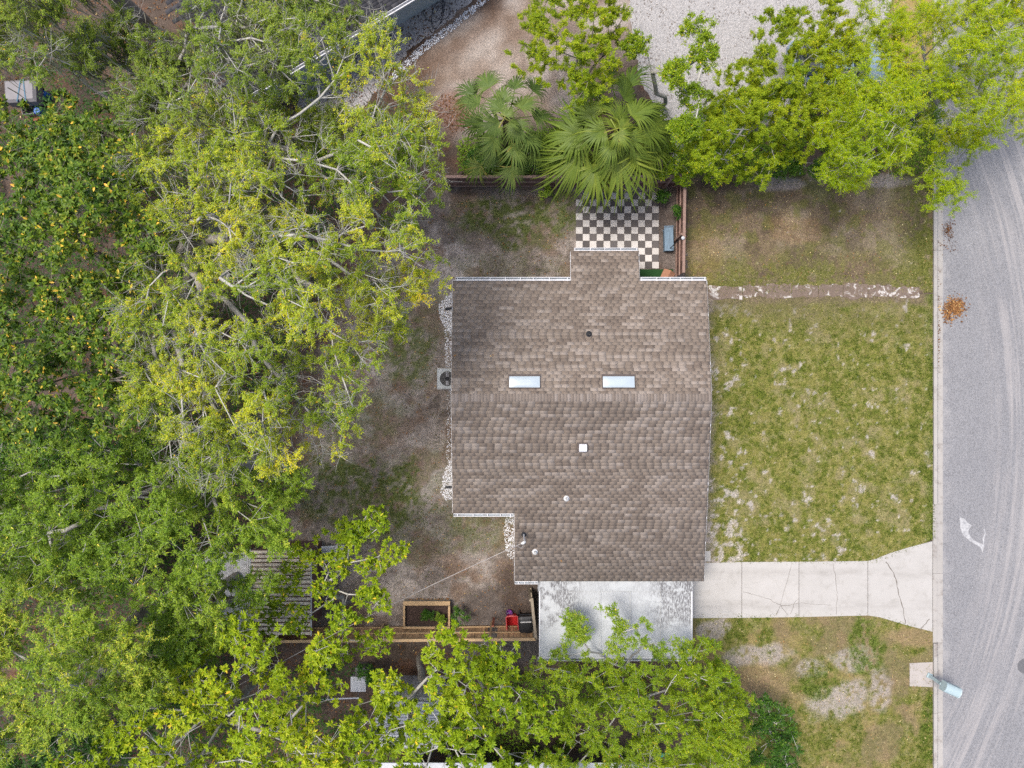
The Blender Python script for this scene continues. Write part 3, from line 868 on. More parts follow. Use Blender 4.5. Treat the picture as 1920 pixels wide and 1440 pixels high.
# ------------------------------------------------------------------ house
SL = .152
ZR = 3.6
YR = plan(0, 745.5, ZR)[1]
def rz(y): return ZR - SL * abs(y - YR)
def eave(py):
    z = 2.7
    for _ in range(12):
        y = plan(0, py, z)[1]; z = rz(y)
    return y
YN, YW, YS, YSW = eave(526), eave(471), eave(1089), eave(962)
XW, XE, XG0, XG1, XS = -2.40, 7.90, 2.40, 5.17, .11
house = empty('house', (2.75, YR, 0), label='single-storey house with a taupe shingle gable roof and two skylights', cat='house')
inv = house.matrix_world.inverted()
def hp(o):
    o.parent = house; o.matrix_parent_inverse = inv; return o
W0 = .42
outline = [(XW + W0, YSW + W0), (XS + W0, YSW + W0), (XS + W0, YS + W0), (XE - W0, YS + W0), (XE - W0, YN - W0), (XG1 - W0, YN - W0), (XG1 - W0, YW - W0), (XG0 + W0, YW - W0), (XG0 + W0, YN - W0), (XW + W0, YN - W0)]
mb = MB()
n = len(outline)
vs = [(x, y, 0) for x, y in outline] + [(x, y, rz(y) - .16) for x, y in outline]
mb.add(vs, [(i, (i + 1) % n, n + (i + 1) % n, n + i) for i in range(n)])
# gable triangles of the two long walls
for x in (XW + W0, XE - W0):
    ya, yb = (YSW + W0, YN - W0) if x < 0 else (YS + W0, YN - W0)
    mb.add([(x, ya, rz(ya) - .16), (x, yb, rz(yb) - .16), (x, YR, ZR - .16)], [(0, 1, 2)])
hp(mb.build('wall', M['wall']))
def deck_poly(pts, th=.14):
    lo = [(x, y, rz(y) - th) for x, y in pts]; hi = [(x, y, rz(y)) for x, y in pts]
    return lo, hi
roof_mb = MB()
NP = [(XW, YR), (XE, YR), (XE, YN), (XG1, YN), (XG1, YW), (XG0, YW), (XG0, YN), (XW, YN)]
SP = [(XE, YR), (XW, YR), (XW, YSW), (XS, YSW), (XS, YS), (XE, YS)]
for pts in (NP, SP):
    roof_mb.hull(*deck_poly(pts))
roof = hp(roof_mb.build('roof', M['deck']))
mbf = MB()
def fascia(x0, y0, x1, y1):
    d = Vector((x1 - x0, y1 - y0, 0)).normalized(); nn = Vector((d.y, -d.x, 0)) * .022
    a, b = Vector((x0, y0, rz(y0))), Vector((x1, y1, rz(y1)))
    lo = [a + Vector((0, 0, -.16)), b + Vector((0, 0, -.16)), b + nn + Vector((0, 0, -.16)), a + nn + Vector((0, 0, -.16))]
    mbf.hull(lo, [p + Vector((0, 0, .155)) for p in lo])
for x0, y0, x1, y1 in ((XW, YSW, XS, YSW), (XS, YSW, XS, YS), (XS, YS, XE, YS), (XE, YN, XG1, YN), (XG1, YW, XG0, YW), (XG0, YN, XW, YN), (XW, YN, XW, YR), (XW, YR, XW, YSW), (XE, YS, XE, YR), (XE, YR, XE, YN), (XG1, YN, XG1, YW), (XG0, YW, XG0, YN)):
    fascia(x0, y0, x1, y1)
hp(mbf.build('fascia', M['white']))

# shingles: three-tab courses, each tab a slab lapping the one below
EXPO, TAB, TH = .1325, .305, .008
ang = math.atan(SL)
def x_span(side, y):
    if side > 0:
        return [(XW, XE)] if y < YN - .02 else [(XG0, XG1)]
    return [(XW, XE)] if y > YSW + .02 else [(XS, XE)]
tabs = []                       # x0, x1, side, s (slope distance of the lower edge from the ridge)
for side, ymax in ((1, YW), (-1, YS)):
    smax = abs(ymax - YR) / math.cos(ang)
    rows = int(math.ceil(smax / EXPO))
    for r in range(rows):
        s1 = min((r + 1) * EXPO, smax + .015)
        y = YR + side * (s1 - EXPO * .5) * math.cos(ang)
        for xa, xb in x_span(side, y):
            off = random.uniform(0, TAB) + (r * .07 if side > 0 else 0) % .05
            x = XW - TAB + off
            while x < xb:
                a, b = max(x, xa - .012), min(x + TAB, xb + .012)
                if b - a > .05: tabs.append((a, b, side, s1))
                x += TAB
def tab_verts(w, jit=0.0):
    h = EXPO + .03; g = .002
    lift = TH + jit
    g = .0006; b = [(-w / 2 + g, 0), (w / 2 - g, 0), (w / 2 - g, h), (-w / 2 + g, h)]
    return [(x, y, .001) for x, y in b] + [(x, y, lift + .004 if y == 0 else .002) for x, y in b]
TF = [(4, 5, 6, 7), (0, 1, 5, 4), (1, 2, 6, 5), (3, 0, 4, 7)]
tabs_full = sorted([t for t in tabs if abs(t[1] - t[0] - TAB) < .01 and t[3] > .2], key=lambda t: t[3] + .05 * abs((t[0] + t[1]) / 2))[:300]
chosen = set(map(id, tabs_full))
bundle = {}
def tint_of(t):
    # runs of neighbouring tabs come off the same strip and share a shade
    strip = hash01(np.array([int((t[0] + 50) / (TAB * 1.7) + round(t[3] / EXPO) * .63)]), np.array([int(round(t[3] / EXPO)) + (0 if t[2] > 0 else 500)]), 5)[0]
    return min(1, max(0, .5 + (strip - .5) * 1.0 + random.gauss(0, .06)))
var = []
for i in range(24):
    w = TAB
    me = np_mesh('shingle', tab_verts(w), [np.array(TF)], t=[(i + .5) / 24] * 8, m=M['shingle'])
    var.append(me)
def tab_matrix(t):
    x = (t[0] + t[1]) / 2; s = t[3]; side = t[2]
    y = YR + side * s * math.cos(ang); z = ZR - s * math.sin(ang) + .0015
    rot = Matrix.Rotation(ang, 4, 'X') if side < 0 else Matrix.Rotation(math.pi, 4, 'Z') @ Matrix.Rotation(ang, 4, 'X')
    return Matrix.Translation((x, y, z)) @ rot
V, T = [], []
for t in tabs:
    tn = tint_of(t)
    if id(t) in chosen:
        o = link('shingle', var[min(23, int(tn * 24))])
        o.matrix_world = tab_matrix(t); mw = o.matrix_world.copy()
        o.parent = roof; o.matrix_parent_inverse = inv
        o.matrix_parent_inverse = Matrix.Identity(4); o.matrix_basis = (house.matrix_world @ inv).inverted() @ mw
    else:
        mt = np.array(tab_matrix(t)); v = np.array(tab_verts(t[1] - t[0], random.uniform(0, .004)))
        V.append(v @ mt[:3, :3].T + mt[:3, 3]); T += [tn] * 8
n = len(V)
f = (np.arange(n)[:, None, None] * 8 + np.array(TF)[None]).reshape(-1, 4)
o = link('shingle_field', np_mesh('shingle_field', np.concatenate(V), [f], t=T, m=M['shingle']), roof)
o['kind'] = 'stuff'
# ridge caps, bent over the ridge
capv = []
for i in range(10):
    hw, L = .155, .16
    pr = [(-hw, -hw * SL * 1.02), (0, .012), (hw, -hw * SL * 1.02)]
    v = [(0, y, z + .004) for y, z in pr] + [(L, y, z + .012) for y, z in pr] + [(L, y, z) for y, z in pr]
    capv.append(np_mesh('ridge_cap', v, [np.array([(1, 0, 3, 4), (2, 1, 4, 5), (3, 6, 7, 4), (4, 7, 8, 5)])], t=[.25 + .75 * (i + .5) / 10] * 9, m=M['shingle']))
x = XW - .01
while x < XE - .05:
    link('ridge_cap', random.choice(capv), roof, (x, YR, ZR + .012))
    x += .127

def gutter(name, x0, x1, y, out, z, parent, hang, w=.125):
    """open channel along an eave; out = +1 hangs on the north side, -1 on the south"""
    mb = MB(); yc = y + out * w / 2
    t = .008
    mb.box(((x0 + x1) / 2, y + out * .012, z - .05), (x1 - x0, t, .10))
    mb.box(((x0 + x1) / 2, y + out * w, z - .055), (x1 - x0, t, .10))
    mb.box(((x0 + x1) / 2, y + out * (w + .004), z - .003), (x1 - x0, .024, .010))
    mb.box(((x0 + x1) / 2, y + out * .020, z + .004), (x1 - x0, .045, .006))
    for xx in (x0, x1): mb.box((xx, yc, z - .055), (t, w, .10))
    g = mb.build(name, M['white'], parent)
    if parent is house: g.matrix_parent_inverse = inv
    mb = MB(); mb.box(((x0 + x1) / 2, yc + out * .004, z - .098), (x1 - x0 - .01, w - .01, .01))
    b = mb.build('gutter_bed', M['gutter_in'], g)
    for hx in hang:
        mb = MB(); mb.box((0, 0, 0), (.028, w + .03, .010))
        mb.build('hanger', M['white'], g, (hx, yc, z + .006))
    return g
def hx(pxs, py, z): return [plan(p, py, z)[0] for p in pxs]
gutter('gutter', XW + .12, XG0 - .03, YN, 1, rz(YN) + .0, house, hx([858, 887, 919, 948, 976, 1000, 1030, 1064], 525, 2.85))
gutter('gutter', XG0 + .15, XG1 - .03, YW, 1, rz(YW), house, hx([1078, 1107, 1134, 1164, 1194], 470, 2.7))
gutter('gutter', XG1 + .05, XE - .02, YN, 1, rz(YN), house, hx([1203, 1231, 1256, 1275, 1297, 1321], 525, 2.85))
gutter('gutter', XW + .03, XS - .05, YSW, -1, rz(YSW), house, hx([858, 887, 914, 938, 957], 963, 2.9))
gutter('gutter', XS + .0, XS + .95, YS, -1, rz(YS), house, hx([972, 984, 1003], 1092, 2.45))

def on_roof(px, py):
    z = 3.2
    for _ in range(15):
        p = plan(px, py, z); z = rz(p[1])
    return Vector((p[0], p[1], z))
for (pa, pb) in ((955, 1012), (1130.5, 1189)):
    a, b = on_roof(pa, 727), on_roof(pb, 706)
    c = (a + b) / 2; w, l = b.x - a.x, (b.y - a.y)
    rot = Matrix.Rotation(-ang, 3, 'X')
    mb = MB(); mb.box((0, 0, .03), (w + .07, l + .07, .07), bev=.01); mb.box((0, l / 2 + .06, .018), (w + .10, .07, .025))
    fr = mb.build('skylight', M['flash'], None, c, (-ang, 0, 0)); hp(fr)
    mb = MB()
    # shallow pillowed acrylic sheet
    N = 8; vs = []; fs = []
    for j in range(N + 1):
        for i in range(N + 1):
            u, v = i / N * 2 - 1, j / N * 2 - 1
            vs.append((u * w / 2, v * l / 2, .068 + .035 * (1 - u ** 4) * (1 - v ** 4)))
    for j in range(N):
        for i in range(N): fs.append((j * (N + 1) + i, j * (N + 1) + i + 1, (j + 1) * (N + 1) + i + 1, (j + 1) * (N + 1) + i))
    mb.add(vs, fs); mb.build('glazing', M['skylight'], fr, smooth=True)
# roof vents
p = on_roof(1092, 839)
mb = MB(); mb.box((p.x, p.y, p.z + .02), (.42, .40, .012), rotm('X', math.degrees(ang)))
hp(mb.build('vent_flashing', M['flash']))
mb = MB(); mb.lathe((p.x, p.y, p.z), [(.10, 0), (.10, .2)], 16)
yy = p.y
prof = []
for i in range(9):
    w = math.pi * i / 8; prof.append((math.cos(w) * .155, .24 + math.sin(w) * .10))
prof += [(-.155, .14), (.155, .14)]
mb.hull([(p.x - .15, yy + a, p.z + b) for a, b in prof], [(p.x + .15, yy + a, p.z + b) for a, b in prof])
hp(mb.build('roof_vent', M['vent']))
for (px, py, col, h, r) in ((1104, 627, 'black', .22, .045), (1062, 934, 'pipe', .2, .05), (1003, 1034, 'pipe', .25, .045)):
    p = on_roof(px, py)
    mb = MB(); mb.lathe(p, [(.14, -.01), (.10, .03), (r * 1.4, .05), (r, .07), (r, h), (r * .75, h), (r * .72, h - .1), (.01, h - .1)], 14)
    hp(mb.build('vent_pipe', M[col]))
# service mast
b = on_roof(982, 1002)
mb = MB(); mb.lathe(b, [(.12, -.01), (.10, .03), (.05, .07), (.045, .10)], 14)
mast_boot = mb.build('mast_boot', M['black']); hp(mast_boot)
top = Vector((b.x + .01, b.y - .02, b.z + 1.25))
mb = MB(); mb.tube([b + Vector((0, 0, -.1)), top], .034, 10)
hp(mb.build('service_mast', M['vent']))
mb = MB(); mb.tube([top + Vector((.0, 0, -.05)), top + Vector((0, 0, .06)), top + Vector((-.06, -.03, .09)), top + Vector((-.12, -.06, .05))], [.05, .06, .06, .05], 10)
hp(mb.build('weatherhead', M['pipe'], smooth=True))
cable = MB()
start = top + Vector((-.12, -.06, .04)); end = Vector(plan(420, 1300, 5.2))
pts = []
for i in range(25):
    t = i / 24; q = start.lerp(end, t); q.z -= 1.2 * math.sin(math.pi * t) * .6; pts.append(q)
cable.tube(pts, .012, 6)
for dx in (.03, -.03):
    cable.tube([top + Vector((-.10, -.05, .03)), top + Vector((-.03 + dx, -.20, -.12)), top + Vector((-.12 + dx, -.30, -.18)), top + Vector((-.3, -.18, -.06)), start.lerp(end, .05)], .009, 5)
tag(cable.build('overhead_cable', M['cable']), 'thin overhead cable running from the roof mast over the back yard', 'cable')
litter('roof_leaves', np.array([plan(926, 666, 3.4)[:2], plan(1054, 1054, 2.6)[:2], plan(922, 668, 3.4)[:2], plan(850, 668, 3.4)[:2]]), np.array([rz(plan(926, 666, 3.4)[1]) + .03, rz(plan(1054, 1054, 2.6)[1]) + .03, rz(plan(922, 668, 3.4)[1]) + .03, rz(plan(850, 668, 3.4)[1]) + .03]), 'few dry leaves lying on the shingle roof', .08, .15, .8, .1)

# drain pipes lying on the gravel
for py, lab in ((578, 'black drain pipe end on white gravel near the upper roof corner'), (913, 'black drain pipe end on white gravel below the air conditioner')):
    a = PV(835, py + 1, .09); b = PV(862, py - 1, .14)
    mb = MB(); pts = [a.lerp(b, i / 12) for i in range(13)]
    mb.tube(pts, [.06 if i % 2 else .048 for i in range(13)], 10)
    tag(mb.build('drain_pipe', M['black']), lab, 'drain pipe', 'black drain pipe ends')

# ------------------------------------------------------------------ air conditioner
c = PV(838.5, 710, .72)
ac = empty('air_conditioner', (c.x, c.y, 0), label='square grey air conditioner with round black fan grille beside the house', cat='air conditioner')
mb = MB(); mb.box((0, 0, .035), (1.0, 1.0, .07), bev=.01); mb.build('pad', M['pad'], ac)
mb = MB(); mb.box((0, 0, .07 + .30), (.80, .80, .60), bev=.03)
for i in range(12):
    for s in (-1, 1):
        mb.box((s * .402, 0, .14 + i * .04), (.012, .70, .012)); mb.box((0, s * .402, .14 + i * .04), (.70, .012, .012))
mb.build('cabinet', M['ac'], ac)
mb = MB()
# top panel with a round opening
n = 32; vs = []; fs = []
for k_ in range(n):
    w = 2 * math.pi * k_ / n; cx, cyy = math.cos(w), math.sin(w); m_ = max(abs(cx), abs(cyy))
    for rad, zz in ((.44 / m_, .67), (.44 / m_, .70), (.325, .705), (.315, .64)):
        vs.append((cx * rad, cyy * rad, zz))
for k_ in range(n):
    for j in range(3): fs.append((k_ * 4 + j, ((k_ + 1) % n) * 4 + j, ((k_ + 1) % n) * 4 + j + 1, k_ * 4 + j + 1))
mb.add(vs, fs); mb.build('top_panel', M['ac'], ac)
mb = MB(); mb.lathe((0, 0, .672), [(.01, 0), (.325, 0), (.325, .006), (.01, .006)], 28); mb.build('fan_well', M['black'], ac)
mb = MB()
for r_ in (.09, .14, .19, .24, .29):
    mb.tube([(r_ * math.cos(2 * math.pi * i / 24), r_ * math.sin(2 * math.pi * i / 24), .70) for i in range(25)], .004, 4, False)
for i in range(8):
    w = math.pi * i / 4; mb.tube([(.03 * math.cos(w), .03 * math.sin(w), .70), (.32 * math.cos(w), .32 * math.sin(w), .703)], .004, 4)
mb.build('grille', M['blackrub'], ac)
mb = MB(); mb.lathe((0, 0, .68), [(.07, 0), (.07, .015), (.01, .018)], 14); mb.build('fan_hub', M['blackrub'], ac)
for s in (1, -1):
    mb = MB(); mb.box((0, s * .19, .689), (.11, .19, .006), rotm('Y', 12)); mb.build('fan_blade', M['steel'], ac)

# ------------------------------------------------------------------ carport
CZ = 2.3
cx0, cx1 = plan(1011, 1150, CZ)[0], plan(1298, 1150, CZ)[0]
cyn, cys = YS - .03, plan(0, 1232, CZ)[1]
carport = empty('carport', ((cx0 + cx1) / 2, (cyn + cys) / 2, 0), label='flat white carport roof with grey mildew beside the concrete driveway', cat='carport')
ci = carport.matrix_world.inverted()
def cp(o): o.parent = carport; o.matrix_parent_inverse = ci; return o
fl0 = plan(0, 1107, CZ)[1]
seams = [cx0] + [plan(p, 1170, CZ)[0] for p in (1068, 1126, 1183, 1240)] + [cx1]
for a, b in zip(seams[:-1], seams[1:]):
    mb = MB(); mb.box(((a + b) / 2, (fl0 + cys) / 2, CZ - .03), (b - a - .012, fl0 - cys, .06)); cp(mb.build('roof_panel', M['paintroof']))
for a in seams[1:-1]:
    mb = MB(); mb.box((a, (fl0 + cys) / 2, CZ + .010), (.05, fl0 - cys - .08, .026), bev=.008); cp(mb.build('seam_cap', M['paintroof']))
for a in (cx0 + .02, cx1 - .02):
    mb = MB(); mb.box((a, (fl0 + cys) / 2, CZ + .012), (.055, fl0 - cys - .02, .035), bev=.008); cp(mb.build('edge_trim', M['white']))
mb = MB()
lo = [(cx0 - .06, fl0 - .03, CZ + .012), (cx1 + .03, fl0 - .03, CZ + .012), (cx1 + .03, YS + .25, CZ + .085), (cx0 - .06, YS + .25, CZ + .085)]
mb.hull(lo, [(x, y, z + .02) for x, y, z in lo]); cp(mb.build('flashing', M['paintroof']))
g = gutter('gutter', cx0 - .05, cx1 - .02, cys - .005, -1, CZ + .01, None, hx([1014, 1091, 1170, 1222, 1270], 1234, CZ), w=.14); cp(g)
for x_ in (cx0 + .15, (cx0 + cx1) / 2, cx1 - .15):
    mb = MB(); mb.box((x_, cys + .12, CZ / 2 - .04), (.09, .09, CZ - .08), bev=.01); cp(mb.build('post', M['white']))
mb = MB(); mb.box(((cx0 + cx1) / 2, cys + .12, CZ - .13), (cx1 - cx0 - .1, .10, .14)); cp(mb.build('beam', M['white']))

# ------------------------------------------------------------------ fences
def fence(a, b, h, side, label, mplank, mrail, wd=.14, gap=.006, rails=(.22, .85, 1.5), posts=2.4, skip=(), name='wooden_fence', cap=None):
    """side: +1 puts the rails to the left of a->b"""
    a, b = Vector(a), Vector(b); d = b - a; L = d.length; rzv = math.atan2(d.y, d.x)
    fe = empty(name, (a.x, a.y, 0), rzv, label, 'fence')
    meshes = []
    for i in range(6):
        mb = MB(); hh = h + random.uniform(-.015, .015)
        w = wd / 2 - gap / 2; cutc = .025
        pf = [(-w, 0), (w, 0), (w, hh - cutc), (w - cutc, hh), (-w + cutc, hh), (-w, hh - cutc)]
        mb.hull([(x_, -.009, z_) for x_, z_ in pf], [(x_, .009, z_) for x_, z_ in pf]); meshes.append(mb.mesh('plank', mplank))
    n = int(L / wd)
    for i in range(n):
        if i in skip: continue
        o = link('plank', random.choice(meshes), fe, ((i + .5) * wd, random.uniform(-.004, .004), 0), (random.uniform(-.012, .012), random.uniform(-.006, .006), 0))
    for z in rails:
        mb = MB(); mb.box((L / 2, side * .034, min(z, h - .06)), (L - .02, .045, .09), bev=.006); mb.build('rail', mrail, fe)
    x_ = .05
    while x_ < L:
        mb = MB(); mb.box((x_, side * .105, h / 2 - .02), (.09, .09, h - .04), bev=.008); mb.build('post', mrail, fe); x_ += posts
    if cap:
        mb = MB(); mb.box((L / 2, side * .03, h + .012), (L, .12, .03), bev=.006); mb.build('cap_rail', cap, fe)
    return fe
fence(plan(838, 350), plan(1269, 350), 1.62, -1, 'dark brown plank fence under the palms at the back of the yard', M['oldwood'], M['oldrail'], rails=(.2, .85, 1.5), cap=M['oldrail'])
fence(plan(1269, 350), plan(1266.5, 522), 1.62, -1, 'dark brown plank fence between checkerboard patio and brownish lawn', M['oldwood'], M['oldrail'], rails=(.2, .85, 1.5), cap=M['oldrail'])
south = fence(plan(516, 1176), plan(1002, 1172), 1.85, 1, 'pale new plank fence behind the planter and the red tub', M['cedar'], M['pine'], rails=(.25, .98, 1.72), skip=(68, 69, 70), cap=M['pine'])
# short return beside the carport with its gate post
a, b = PV(1001, 1160, 0), PV(993, 1093, 0)
fence(PV(1003.5, 1171), PV(996, 1098), 1.85, 1, 'short weathered fence return between black bin and carport', M['greywood'], M['greywood'], rails=(.3, 1.7), cap=M['greywood'], posts=1.6)

# leaning board against the fence
mb = MB(); mb.box((0, 0, .95), (.10, .045, 1.9), bev=.006)
o = mb.build('loose_board', M['terr'], None, PV(926, 1171, .0), (R(-8), 0, 0)); tag(o, 'reddish brown board leaning on the pale fence beside the red tub', 'board')
o.location.y += .30

# ------------------------------------------------------------------ planter, bins, bench and small things
a, b = plan(757, 1178, .45), plan(843, 1128, .45)
pc = Vector(((a[0] + b[0]) / 2, (a[1] + b[1]) / 2, 0)); pw, pl = b[0] - a[0], b[1] - a[1]
planter = empty('raised_planter', pc, 0, 'wooden raised planter bed with dark soil beside the pale fence', 'planter')
for lv in range(3):
    z = .08 + lv * .15
    for s in (-1, 1):
        mb = MB(); mb.box((0, s * (pl / 2 - .03), z), (pw, .045, .142), bev=.006); mb.build('side_board', M['greywood'], planter)
        mb = MB(); mb.box((s * (pw / 2 - .025), 0, z), (.045, pl - .11, .142), bev=.006); mb.build('end_board', M['greywood'], planter)
for s, wdt, yy in ((1, .19, pl / 2 - .07), (-1, .10, -pl / 2 + .03)):
    mb = MB(); mb.box((0, yy, .47), (pw + .04, wdt, .03), bev=.006); mb.build('cap_board', M['pine'], planter)
for s in (-1, 1):
    mb = MB(); mb.box((s * (pw / 2 - .02), -.04, .467), (.09, pl - .30, .03), bev=.006); mb.build('cap_board', M['pine'], planter)
N = 14; vs = []; fs = []
for j in range(N + 1):
    for i in range(N + 1):
        vs.append(((i / N - .5) * (pw - .1), (j / N - .5) * (pl - .1), .30 + random.uniform(-.03, .03)))
for j in range(N):
    for i in range(N): fs.append((j * (N + 1) + i, j * (N + 1) + i + 1, (j + 1) * (N + 1) + i + 1, (j + 1) * (N + 1) + i))
mb = MB(); mb.add(vs, fs); mb.build('soil', M['soil'], planter)
q = in_poly_points([(766, 1124), (842, 1124), (842, 1132), (766, 1132)], 700)
litter('straw_strip', q, rng.uniform(.03, .16, 700), 'strip of orange pine straw along the top edge of the planter', .06, .16, .58, .14)

tub = empty('red_tub', PV(960.5, 1163, 0), R(4), 'open red plastic tub standing by the pale fence', 'tub')
def tubmesh(w, l, h, th, top=1.0, bot=.82, r=.06, n=6):
    def ring(sc, z, ins=0):
        pts = []
        hw, hl = w / 2 * sc - ins, l / 2 * sc - ins
        for q_, (sx, sy) in enumerate(((1, 1), (-1, 1), (-1, -1), (1, -1))):
            for i in range(n):
                a_ = math.pi / 2 * (q_ + i / (n - 1))
                pts.append((sx * (hw - r) + r * math.cos(a_), sy * (hl - r) + r * math.sin(a_), z))
        return pts
    rs = [ring(bot, 0), ring(top, h), ring(top, h, th), ring(bot, .02, th)]
    m_ = n * 4; vs = sum(rs, []); fs = []
    for j in range(3):
        for i in range(m_): fs.append((j * m_ + i, j * m_ + (i + 1) % m_, (j + 1) * m_ + (i + 1) % m_, (j + 1) * m_ + i))
    fs += [tuple(range(m_ - 1, -1, -1)), tuple(range(3 * m_, 4 * m_))]
    return vs, fs, ring
vs, fs, ring = tubmesh(.50, .74, .62, .015)
mb = MB(); mb.add(vs, fs); mb.build('body', M['red'], tub)
mb = MB(); rr = ring(1.03, .62); mb.tube(rr + [rr[0]], .016, 6, False); mb.build('rim', M['pink'], tub)
for s in (-1, 1):
    mb = MB(); mb.tube([(-.09, s * .37, .58), (-.08, s * .42, .60), (.08, s * .42, .60), (.09, s * .37, .58)], .014, 6); mb.build('handle', M['pink'], tub)
toy = empty('purple_bucket', PV(955, 1146, 0), 0, 'small purple bucket behind the red tub', 'bucket')
mb = MB(); mb.lathe((0, 0, 0), [(.10, 0), (.14, .26), (.13, .26), (.09, .02)], 18); mb.build('body', M['purple'], toy)
mb = MB(); mb.tube([(.14 * math.cos(math.pi * i / 10), .03, .25 + .10 * math.sin(math.pi * i / 10)) for i in range(11)], .006, 5); mb.build('handle', M['steel'], toy)

binn = empty('wheeled_bin', PV(985.5, 1159, 0), R(2), 'black wheeled rubbish bin with closed lid between red tub and carport', 'bin')
mb = MB()
lo = [(-.24, -.28, .06), (.24, -.28, .06), (.24, .26, .06), (-.24, .26, .06)]; hi = [(-.29, -.40, .98), (.29, -.40, .98), (.29, .34, .98), (-.29, .34, .98)]
mb.hull(lo, hi); mb.build('body', M['black'], binn)
N = 8; vs = []; fs = []
for j in range(N + 1):
    for i in range(N + 1):
        u, v = i / N * 2 - 1, j / N * 2 - 1
        vs.append((u * .32, -.03 + v * .42, 1.0 + .055 * (1 - u ** 4) * (1 - v ** 4)))
for j in range(N):
    for i in range(N): fs.append((j * (N + 1) + i, j * (N + 1) + i + 1, (j + 1) * (N + 1) + i + 1, (j + 1) * (N + 1) + i))
mb = MB(); mb.add(vs, fs); mb.box((0, -.45, .985), (.64, .03, .05), bev=.008)
lid = mb.build('lid', M['black'], binn, smooth=False)
mb = MB(); mb.box((0, .17, 1.045), (.46, .055, .022), bev=.006); mb.build('lid_rib', M['pipe'], lid)
mb = MB(); mb.tube([(-.26, .40, 1.0), (-.26, .48, 1.0), (.26, .48, 1.0), (.26, .40, 1.0)], .02, 8); mb.build('handle', M['black'], binn)
for s in (-1, 1):
    mb = MB()
    mb.tube([(s * .25 , .30, .12), (s * .31, .30, .12)], .12, 18); mb.build('wheel', M['blackrub'], binn)

bench = empty('storage_bench', plan(1254.5, 448, .0), R(1.2), 'long blue-grey covered bench beside the dark brown fence', 'bench')
bench.location = (plan(1254.5, 448, .45)[0], plan(1254.5, 448, .45)[1], 0)
mb = MB(); mb.box((0, 0, .43), (.40, 1.04, .05), bev=.012); mb.build('seat', M['bench'], bench)
mb = MB(); mb.box((0, 0, .22), (.35, .98, .36), bev=.01); mb.build('chest', M['bench'], bench)
mb = MB(); mb.box((0, .555, .46), (.43, .05, .05), bev=.008); mb.build('end_rail', M['bench'], bench)
for sx in (-1, 1):
    for sy in (-1, 1):
        mb = MB(); mb.box((sx * .16, sy * .46, .03), (.05, .05, .06)); mb.build('leg', M['bench'], bench)

# bird-house sized gable roof near the wall
dh = empty('dog_kennel', plan(1247, 523), R(-25), 'little brown gable-roofed kennel against the house eave', 'kennel')
mb = MB(); mb.hull([(-.2, -.28, 0), (.2, -.28, 0), (.2, -.28, .35), (0, -.28, .52), (-.2, -.28, .35)], [(-.2, .28, 0), (.2, .28, 0), (.2, .28, .35), (0, .28, .52), (-.2, .28, .35)]); mb.build('body', M['oldwood'], dh)
for s in (-1, 1):
    lo = [(0, -.33, .54), (0, .33, .54), (s * .27, .33, .30), (s * .27, -.33, .30)]
    mb = MB(); mb.hull(lo, [(x_, y_, z_ + .025) for x_, y_, z_ in lo]); mb.build('roof_board', M['wood_roof'], dh)

# gate hook on the brown fence
lt = empty('post_lamp', plan(1279.5, 447, 1.62), 0, 'small pale lamp on top of the brown fence by the patio', 'lamp')
mb = MB(); mb.lathe((0, 0, .01), [(.05, 0), (.06, .02), (.06, .10), (.075, .11), (.02, .15)], 12); mb.build('housing', M['cwhite'], lt)
mb = MB(); mb.tube([(0, 0, .03), (-.12, -.06, -.05), (-.24, -.16, -.5), (-.26, -.2, -1.2)], .02, 6); mb.build('wire', M['blackrub'], lt)

# ------------------------------------------------------------------ mailbox
mbx = empty('mailbox', plan(1741.5, 1266), R(-24), 'pale blue mailbox on a post beside the kerb', 'mailbox')
mb = MB(); mb.box((0, 0, .50), (.13, .13, 1.0), bev=.012); mb.box((0, 0, .05), (.22, .22, .10), bev=.02); mb.build('post', M['mail'], mbx)
mb = MB(); mb.box((.18, 0, .985), (.60, .10, .05), bev=.008); mb.tube([(.02, 0, .65), (.30, 0, .97)], .028, 8); mb.build('bracket', M['mail'], mbx)
pr = [(-.21, 0), (.21, 0)] + [(.21 * math.cos(math.pi * i / 10), .28 + .14 * math.sin(math.pi * i / 10)) for i in range(11)]
mb = MB(); mb.hull([(-.10, y_, 1.012 + z_) for y_, z_ in pr], [(.56, y_, 1.012 + z_) for y_, z_ in pr]); box = mb.build('box', M['mail'], mbx)
pr2 = [(y_ * 1.07, z_ * 1.05 - .008) for y_, z_ in pr]
mb = MB(); mb.hull([(.561, y_, 1.012 + z_) for y_, z_ in pr2], [(.60, y_, 1.012 + z_) for y_, z_ in pr2]); door = mb.build('door', M['maildoor'], mbx)
mb = MB(); mb.box((.615, 0, 1.40), (.03, .08, .03), bev=.006); mb.build('door_pull', M['steel'], door)
mb = MB(); mb.box((.20, -.225, 1.20), (.05, .012, .22)); mb.box((.27, -.228, 1.28), (.14, .012, .07)); mb.build('flag', M['cwhite'], mbx)

